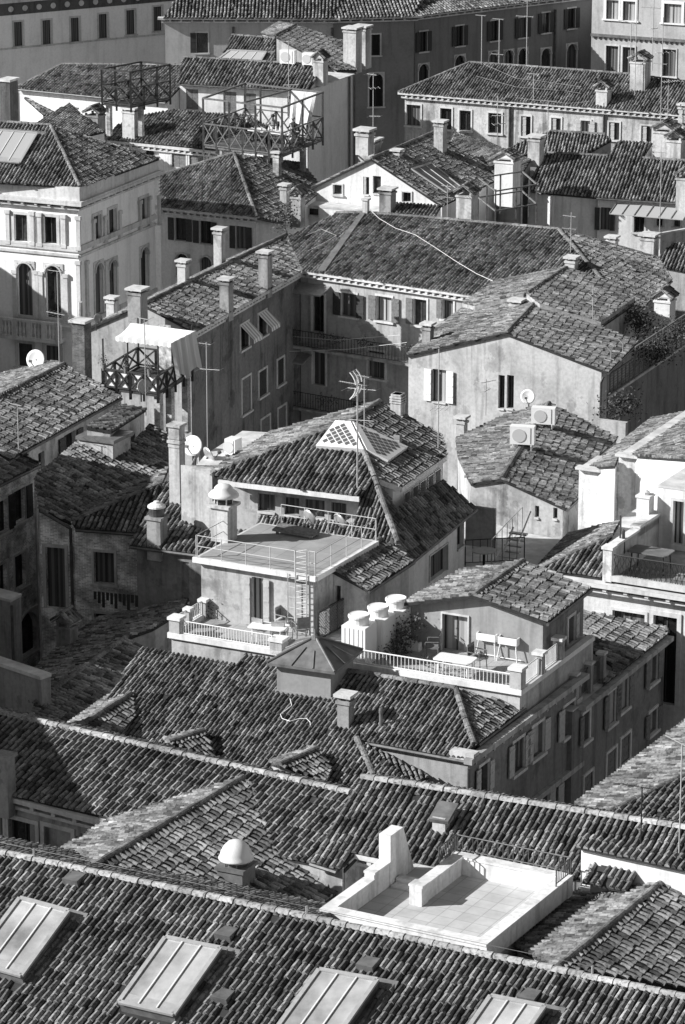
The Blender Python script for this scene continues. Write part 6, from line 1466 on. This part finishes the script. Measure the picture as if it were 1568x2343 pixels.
def person(P, az, label, cloth, hair, lean=.1, armf=.45):
    e = Vector((math.cos(R(az)), math.sin(R(az)), 0)); f = Vector((-e.y, e.x, 0)); o = thing('person', label, 'person', P, 'people at lunch')   # faces f, seat height .46
    V = lambda x, y, z: e * x + f * y + ZX * z
    pts = [(V(0, 0, .50), .15), (V(0, .03 + lean * .3, .72), .13), (V(0, lean * .7 + .02, .95), .16), (V(0, lean, 1.08), .06), (V(0, lean + .03, 1.17), .075), (V(0, lean + .05, 1.27), .10), (V(0, lean + .04, 1.34), .07)]
    ed = [(0, 1), (1, 2), (2, 3), (3, 4), (4, 5), (5, 6)]
    for s in (-1, 1):
        b = len(pts); pts += [(V(s * .2, lean * .7 + .02, .97), .06), (V(s * .27, lean + .08, .74), .048), (V(s * .16, lean + armf, .80), .035), (V(s * .13, lean + armf + .1, .82), .03)]; ed += [(2, b), (b, b + 1), (b + 1, b + 2), (b + 2, b + 3)]
        b = len(pts); pts += [(V(s * .1, .12, .50), .09), (V(s * .13, .46, .50), .07), (V(s * .13, .44, .10), .045), (V(s * .13, .56, .04), .04)]; ed += [(0, b), (b, b + 1), (b + 1, b + 2), (b + 2, b + 3)]
    me = bpy.data.meshes.new('body'); me.from_pydata([tuple(p[0]) for p in pts], ed, []); me.materials.append(cloth); me.materials.append(skin)
    b_ = bpy.data.objects.new('body', me); COL.objects.link(b_); b_.parent = o
    md = b_.modifiers.new('skin', 'SKIN')
    for i, (p, r) in enumerate(pts): me.skin_vertices[0].data[i].radius = (r, r * (.72 if i in (0, 1, 2) else 1))
    me.skin_vertices[0].data[0].use_root = True; b_.modifiers.new('sub', 'SUBSURF').levels = 1; b_.modifiers['sub'].render_levels = 1
    dg = bpy.context.evaluated_depsgraph_get(); dg.update(); m2 = bpy.data.meshes.new_from_object(b_.evaluated_get(dg)); b_.modifiers.clear(); b_.data = m2
    for pl in m2.polygons:
        z = pl.center.z; fwd = pl.center.dot(f)
        pl.material_index = 1 if (z > 1.09 or (fwd > lean + armf * .9 and z > .7)) else 0; pl.use_smooth = True
    if len(m2.materials) < 2: m2.materials.clear(); m2.materials.append(cloth); m2.materials.append(skin)
    hm = MB(); c = P + V(0, lean + .025, 1.29); hm.lathe(c - ZX * .05, [(.112, 0), (.122, .05), (.112, .1), (.07, .145), (.01, .155)], 12); obj('hair', hm, hair, o, smooth=True)
    fc = MB(); 
    for s in (-1, 1): fc.lathe(P + V(s * .035, lean + .145, 1.27), [(.012, 0), (.008, .01)], 6, ax=f)
    fc.box(P + V(0, lean + .155, 1.24), e * .012, f * .018, ZX * .02); fc.box(P + V(0, lean + .14, 1.2), e * .025, f * .008, ZX * .006)
    obj('face', fc, DARKC, o); return o
au = math.degrees(math.atan2(AU.y, AU.x))
SE = [(.27, .50, au - 90, 'person in dark clothes with fair hair at the left end of the lunch table', DARKC, HAIRL), (.48, .80, au + 180, 'person in grey behind the lunch table, second from left', MIDC, HAIRD), (.74, .80, au + 180, 'person in black with long fair hair behind the lunch table', DARKC, HAIRL), (.70, .16, au, 'person in a dark top with back to the camera at the lunch table', DARKC, HAIRD), (.92, .44, au + 90, 'person in light clothes at the right end of the lunch table', LITC, HAIRL)]
for u, v, az, lb, cl_, ha in SE:
    q = ap(u, v); q.z = ZA; person(q, az, lb, cl_, ha); e = Vector((math.cos(R(az)), math.sin(R(az)), 0)); f = Vector((-e.y, e.x, 0))
    m = thing('chair', 'wooden chair of the ' + lb.split(' with')[0].split(' behind')[0].split(' at')[0].replace('person', 'lunch guest') + (' left end' if u < .3 else ' right end' if u > .9 else ' far side, left' if u < .5 else ' far side, right' if v > .5 else ' near side'), 'chair', q, 'lunch chairs')
    s_ = MB(); s_.box(q + ZX * .42, e * .22, f * .22, ZX * .02); obj('seat', s_, DKWOOD, m); s_ = MB(); s_.box(q - f * .24 + ZX * .7, e * .21, f * .015, ZX * .22); obj('backrest', s_, DKWOOD, m)
    for i in (-1, 1):
        for j in (-1, 1): obj('leg', MB().bar(q + e * i * .2 + f * j * .2, q + e * i * .2 + f * j * .2 + ZX * .42, .035), DKWOOD, m)
leaves('terrace_plants', [ap(.05 + .05 * i, .85 - .06 * (i % 3), .5) for i in range(6)], (.3, .25, .3), 70, .07, 'bushy plants in the left corner of the large wooden terrace', seed=8)
leaves('terrace_plants', [ap(.98, .2 + .2 * i, .3) for i in range(4)], (.2, .25, .2), 60, .07, 'plants along the right rail of the large wooden terrace', seed=9)
# the small one behind
ZB = 15.4; C_ = [W(234, 236, ZB), W(300, 243, ZB), W(390, 225, ZB)]; C_.append(C_[0] + (C_[2] - C_[1]))
altana('wooden_terrace', 'small dark empty wooden roof terrace before the long upper left roof', C_, 1.1, 2.1, [(C_[0] + AX * .3 + BX * .3, 2), (C_[1] + BX * 1.2, 2)], [2, 3, 2, 3], DKWOOD)
# the awning terrace on the left
ZL = 15.6; D_ = [W(236, 886, ZL), W(362, 903, ZL), W(440, 853, ZL)]; D_.append(D_[0] + (D_[2] - D_[1]))
aw = altana('awning_terrace', 'wooden balcony terrace on columns under a striped awning at the left', D_, .82, 2.3, [(D_[1] - AX * .15 + BX * .3, 2.6), (D_[1] + BX * 1.2 - AX * .1, 2.6), (D_[2] - BX * .2 - AX * .2, 2.6), (D_[0] + BX * .6 + AX * .3, 2.2)], [4, 4, 3, 3], DKWOOD, tops=(), posts=False)
pn = MB(); pn.slab([D_[0] + BX * .045 + ZX * .8, D_[1] + BX * .045 + ZX * .8, D_[1] + BX * .07 + ZX * .8, D_[0] + BX * .07 + ZX * .8], .76); q = (D_[2] - D_[1]).normalized(); pn.slab([D_[1] - AX * .045 + ZX * .8, D_[2] - AX * .045 + ZX * .8, D_[2] - AX * .07 + ZX * .8, D_[1] - AX * .07 + ZX * .8], .76); obj('backing_panel', pn, PAINT, aw)
for q in (D_[0], D_[1], D_[0].lerp(D_[1], .45), D_[2], D_[3]): obj('awning_post', MB().tube(q + BX * .05, q + BX * .05 + ZX * 2.1, .035, 6), DKWOOD, aw)
AS = striped('awning_stripes', .78, .62, (math.cos(R(-24)), math.sin(R(-24)), 0), 2.4)
A_ = [W(264, 770, 17.9), W(391, 785, 17.9), W(446, 757, 18.25), W(300, 738, 18.25)]; aw2 = MB()
NU, NV = 12, 5
g_ = [[(A_[0].lerp(A_[1], i / NU)).lerp(A_[3].lerp(A_[2], i / NU), j / NV) - ZX * .08 * math.sin(math.pi * j / NV) for i in range(NU + 1)] for j in range(NV + 1)]
for j in range(NV):
    for i in range(NU): aw2.quad(g_[j][i], g_[j][i + 1], g_[j + 1][i + 1], g_[j + 1][i])
at = thing('awning', 'pale striped cloth awning stretched over the wooden balcony terrace', 'awning', A_[0]); obj('cloth', aw2, AS, at)
vl = MB()
for i in range(NU): a, b = g_[0][i], g_[0][i + 1]; m_ = (a + b) / 2 - ZX * .2; vl.poly([a, b, b - ZX * .15, m_, a - ZX * .15])
obj('valance', vl, AS, at)
cu = MB(); ca, cb_ = A_[1], A_[2]; rows = []
for j in range(6): rows.append([ca.lerp(cb_, i / 14) - ZX * (1.55 * j / 5 * (1 - .12 * math.sin(i * .7))) + AX * (.07 * math.sin(i * 1.9) * (.3 + j / 5) + .05 * j) for i in range(15)])
for j in range(5):
    for i in range(14): cu.quad(rows[j][i], rows[j][i + 1], rows[j + 1][i + 1], rows[j + 1][i])
obj('side_curtain', cu, striped('curtain_cloth', .72, .55, (.45, .89, 0), 3.0), at)
pt = MB(); p_ = D_[3].lerp(D_[2], .52) + ZX * 1.0 - BX * .1; pt.box(p_, AX * .32, BX * .02, ZX * 1.0); tag(obj('patterned_cloth', pt, mottled('spotted_cloth', .4, 3.2, .9, .9)), 'spotted cloth hung at the back of the awning terrace', 'cloth')
for i, (x, lb) in enumerate(((.02, 'flower pot on the left corner rail of the awning terrace'), (.42, 'flower pot in the middle of the awning terrace rail'), (.85, 'flower pot near the right corner of the awning terrace rail'))): leaves('potted_plant', [D_[0].lerp(D_[1], x) + ZX * 1.2], (.1, .1, .12), 90, .04, lb, seed=20 + i, pot=.1)
# brick stack and white pole near it
BS = p12.hit(180, 858); m = MB(); m.box(BS + BX * .3 + ZX * .9, AX * .3, BX * .28, ZX * 1.25); c = MB(); c.box(BS + BX * .3 + ZX * 2.25, AX * .4, BX * .38, ZX * .05); o = obj('chimney', m, brick_mat('dark_brick', .12), B12.root); obj('cap', c, STONE, o)
obj('flue_pipe', MB().tube(W(184, 760, 17.5) - ZX * .5, W(184, 690, 17.5 + 1.4), .09, 8), CHIMW, B12.root)

# ------------------------------------------------------------------ planted terrace and lattice screens right of the pale gabled house
ZG = 12.3; g0_, g1_ = W(1395, 905, ZG), W(1580, 780, ZG); gd_ = (g1_ - g0_).normalized(); gnn = Vector((gd_.y, -gd_.x, 0))
GT = Bld('planted_terrace', 'shaded planted terrace with lattice screens right of the pale gabled house', 'terrace', wall=SHADEW); GT.gutter = False
GT.roof([g0_, g1_, g1_ - gnn * 4, g0_ - gnn * 2.2], PZ(ZG), 'gxxx', tile=False, og=.02, th=.12); GT.build()
sc_ = MB()
for a, b, h in ((.0, .28, 1.0), (.3, .62, 1.5), (.64, 1.0, 1.5)):
    p, q = g0_.lerp(g1_, a), g0_.lerp(g1_, b); sc_.bar(p + ZX * h, q + ZX * h, .07); sc_.bar(p + ZX * .05, q + ZX * .05, .06)
    for i in range(7): z = p.lerp(q, i / 6); sc_.bar(z, z + ZX * h, .05)
    for i in range(1, 8): sc_.bar(p + ZX * h * i / 8, q + ZX * h * i / 8, .018)
obj('lattice_screen', sc_, SHUTM, GT.root)
fr_ = MB()
for a in (.06, .2): p = g0_.lerp(g1_, a) - gnn * .2; fr_.path([p, p + ZX * 1.9, p + ZX * 2.1 - AX * .25, p + ZX * 2.15 - AX * 1.2], .03, 5)
tag(obj('pergola_frame', fr_, STEEL), 'bent steel tube hoops over the shaded planted terrace', 'frame')
for i, (x, y, z, lb) in enumerate(((1480, 730, 13.6, 'large dark shrub on the planted terrace behind the pale gabled house'), (1545, 760, 13.2, 'bright leafed shrub in the far corner of the planted terrace'), (1470, 800, 13.0, 'feathery pale shrub on the planted terrace rail'), (1415, 930, 12.9, 'dark bush behind the low wall at the near end of the planted terrace'), (1430, 720, 13.7, 'dark creeper under the eaves of the pale gabled house'), (1510, 800, 12.9, 'low tangled shrub beside the lattice screen'))):
    c = W(x, y, z); leaves('shrub', [c + Vector((random.uniform(-.6, .6), random.uniform(-.6, .6), random.uniform(-.3, .4))) for _ in range(6)], (.36, .36, .28), 120, .075, lb, 'shrub', seed=30 + i, mat=LEAF if i in (1, 2) else MATS['dark_foliage'])
m = MB(); a, b = W(1365, 960, 13.0), W(1432, 968, 13.0); m.slab([a, b, b + BX * .3, a + BX * .3], 8); tag(obj('low_wall', m, PALE), 'low pale wall beside the gabled house at the near end of the planted terrace', 'wall')

# ------------------------------------------------------------------ scaffold, roof clutter, courtyard terrace
sf = thing('scaffold', 'rickety timber scaffold terrace round the big white chimney', 'scaffold', W(1140, 500, 12.8))
pts = [W(1134, 486, 13.4), W(1228, 470, 13.4), W(1195, 440, 13.6), W(1095, 455, 13.6)]
for i in range(4):
    a, b = pts[i], pts[(i + 1) % 4]; obj('post', MB().bar(a - ZX * 2, a + ZX * 1.3, .08), WOOD, sf); obj('rail', MB().bar(a + ZX * 1.2, b + ZX * 1.2, .07), WOOD, sf); obj('rail', MB().bar(a + ZX * .1, b + ZX * .1, .07), WOOD, sf); obj('post', MB().bar(a.lerp(b, .5) - ZX * 1, a.lerp(b, .5) + ZX * 1.2, .09), WOOD, sf)
ct_ = Bld('court_terrace', 'small shaded terrace with glass screens and stair below the steep dark skirt roof', 'terrace', wall=WHITE); ct_.gutter = False
a, b = W(1060, 1275, 14.0), W(1200, 1262, 14.0); ct_.roof([W(985, 1300, 14.0), W(1080, 1305, 14.0), W(1235, 1300, 14.0), W(1290, 1235, 14.0), W(1180, 1215, 14.0), W(1085, 1180, 14.0)], PZ(14.0), 'xxxxxx', tile=False, th=.1); ct_.build()
c = W(1100, 1240, 14.0); m = MB(); m.box(W(1100, 1250, 14.0) + ZX * .75, AX * .6, BX * .06, ZX * .8); obj('screen_wall', m, GREY, ct_.root)
railing(W(1065, 1292, 14.05), W(1200, 1285, 14.05), .95, 8, IRON, ct_.root); railing(W(1125, 1290, 14.05), W(1195, 1215, 14.05), .95, 6, STEEL, ct_.root)
st = MB()
for i in range(5): st.box(W(1165, 1275, 14.0) + BX * .22 * i + ZX * .17 * i, AX * .35, BX * .1, ZX * .03)
st.bar(W(1145, 1282, 14.0), W(1145, 1282, 14.0) + BX * 1.2 + ZX * .95, .06); st.bar(W(1185, 1278, 14.0) + ZX * .6, W(1185, 1278, 14.0) + BX * 1.2 + ZX * 1.5, .05)
obj('stair', st, STEEL, ct_.root)
c = W(1108, 1258, 14.7); m = MB(); m.lathe(c - ZX * .7, [(.05, 0), (.05, .66)], 8); m2 = MB(); m2.lathe(c - ZX * .04, [(.45, 0), (.45, .04)], 20); t = thing('round_table', 'round pale table on the shaded terrace under the skirt roof', 'table', c - ZX * .7); obj('pedestal', m, IRON, t); obj('table_top', m2, SHUTG, t)
c = W(1043, 1262, 14.9); m = MB(); m.lathe(c, [(.03, -.16), (.13, -.1), (.16, 0), (.13, .1), (.03, .16)], 14); t = thing('globe_lamp', 'glass globe lamp on the white wall under the skirt roof', 'lamp', c); obj('globe', m, SHUTG, t, smooth=True); m = MB(); m.tube(c - ZX * .16, c - ZX * .25 - AX * .2, .025, 6); obj('bracket', m, IRON, t)
lp = MB()
for i in range(11): x = 214 + i * 9.5; a = W(x, 1352 + i * .9, 14.2); lp.quad(a, a + AX * .13, a + AX * .12 - ZX * (.3 + .14 * (i * 7 % 3)), a - ZX * (.3 + .14 * (i * 7 % 3)))
tag(obj('laundry', lp, DARKC), 'dark washing pegged on a line below the barred brick window', 'laundry')
leaves('shrub', [W(655, 495, 13.6), W(645, 510, 13.2), W(660, 480, 13.9)], (.3, .3, .3), 150, .07, 'wild bush between the hipped house and the courtyard house roof', 'shrub', seed=51)

# ------------------------------------------------------------------ unseen houses added left of the view to cast shade on court and palazzo
for y0, y1, h, lb in ((93, 103, 20.0, 'tall house beyond the left edge that shades the near long roof'), (103.2, 111, 19.0, 'house beyond the left edge that shades the low roofs'), (111.2, 128, 21.5, 'taller house beyond the left edge that shades the brick court'), (160, 186, 17.0, 'house beyond the left edge that shades the lower palazzo storeys')):
    OH = Bld('tall_house', lb, 'house', wall=GREY, tile=T_MID); OH.gutter = False
    OH.roof([Vector((-46, y0, h)), Vector((-17 if y1 < 140 else -28, y0, h)), Vector((-17 if y1 < 140 else -28, y1, h)), Vector((-46, y1, h))], PZ(h), 'xxxx', tile=False); OH.build()
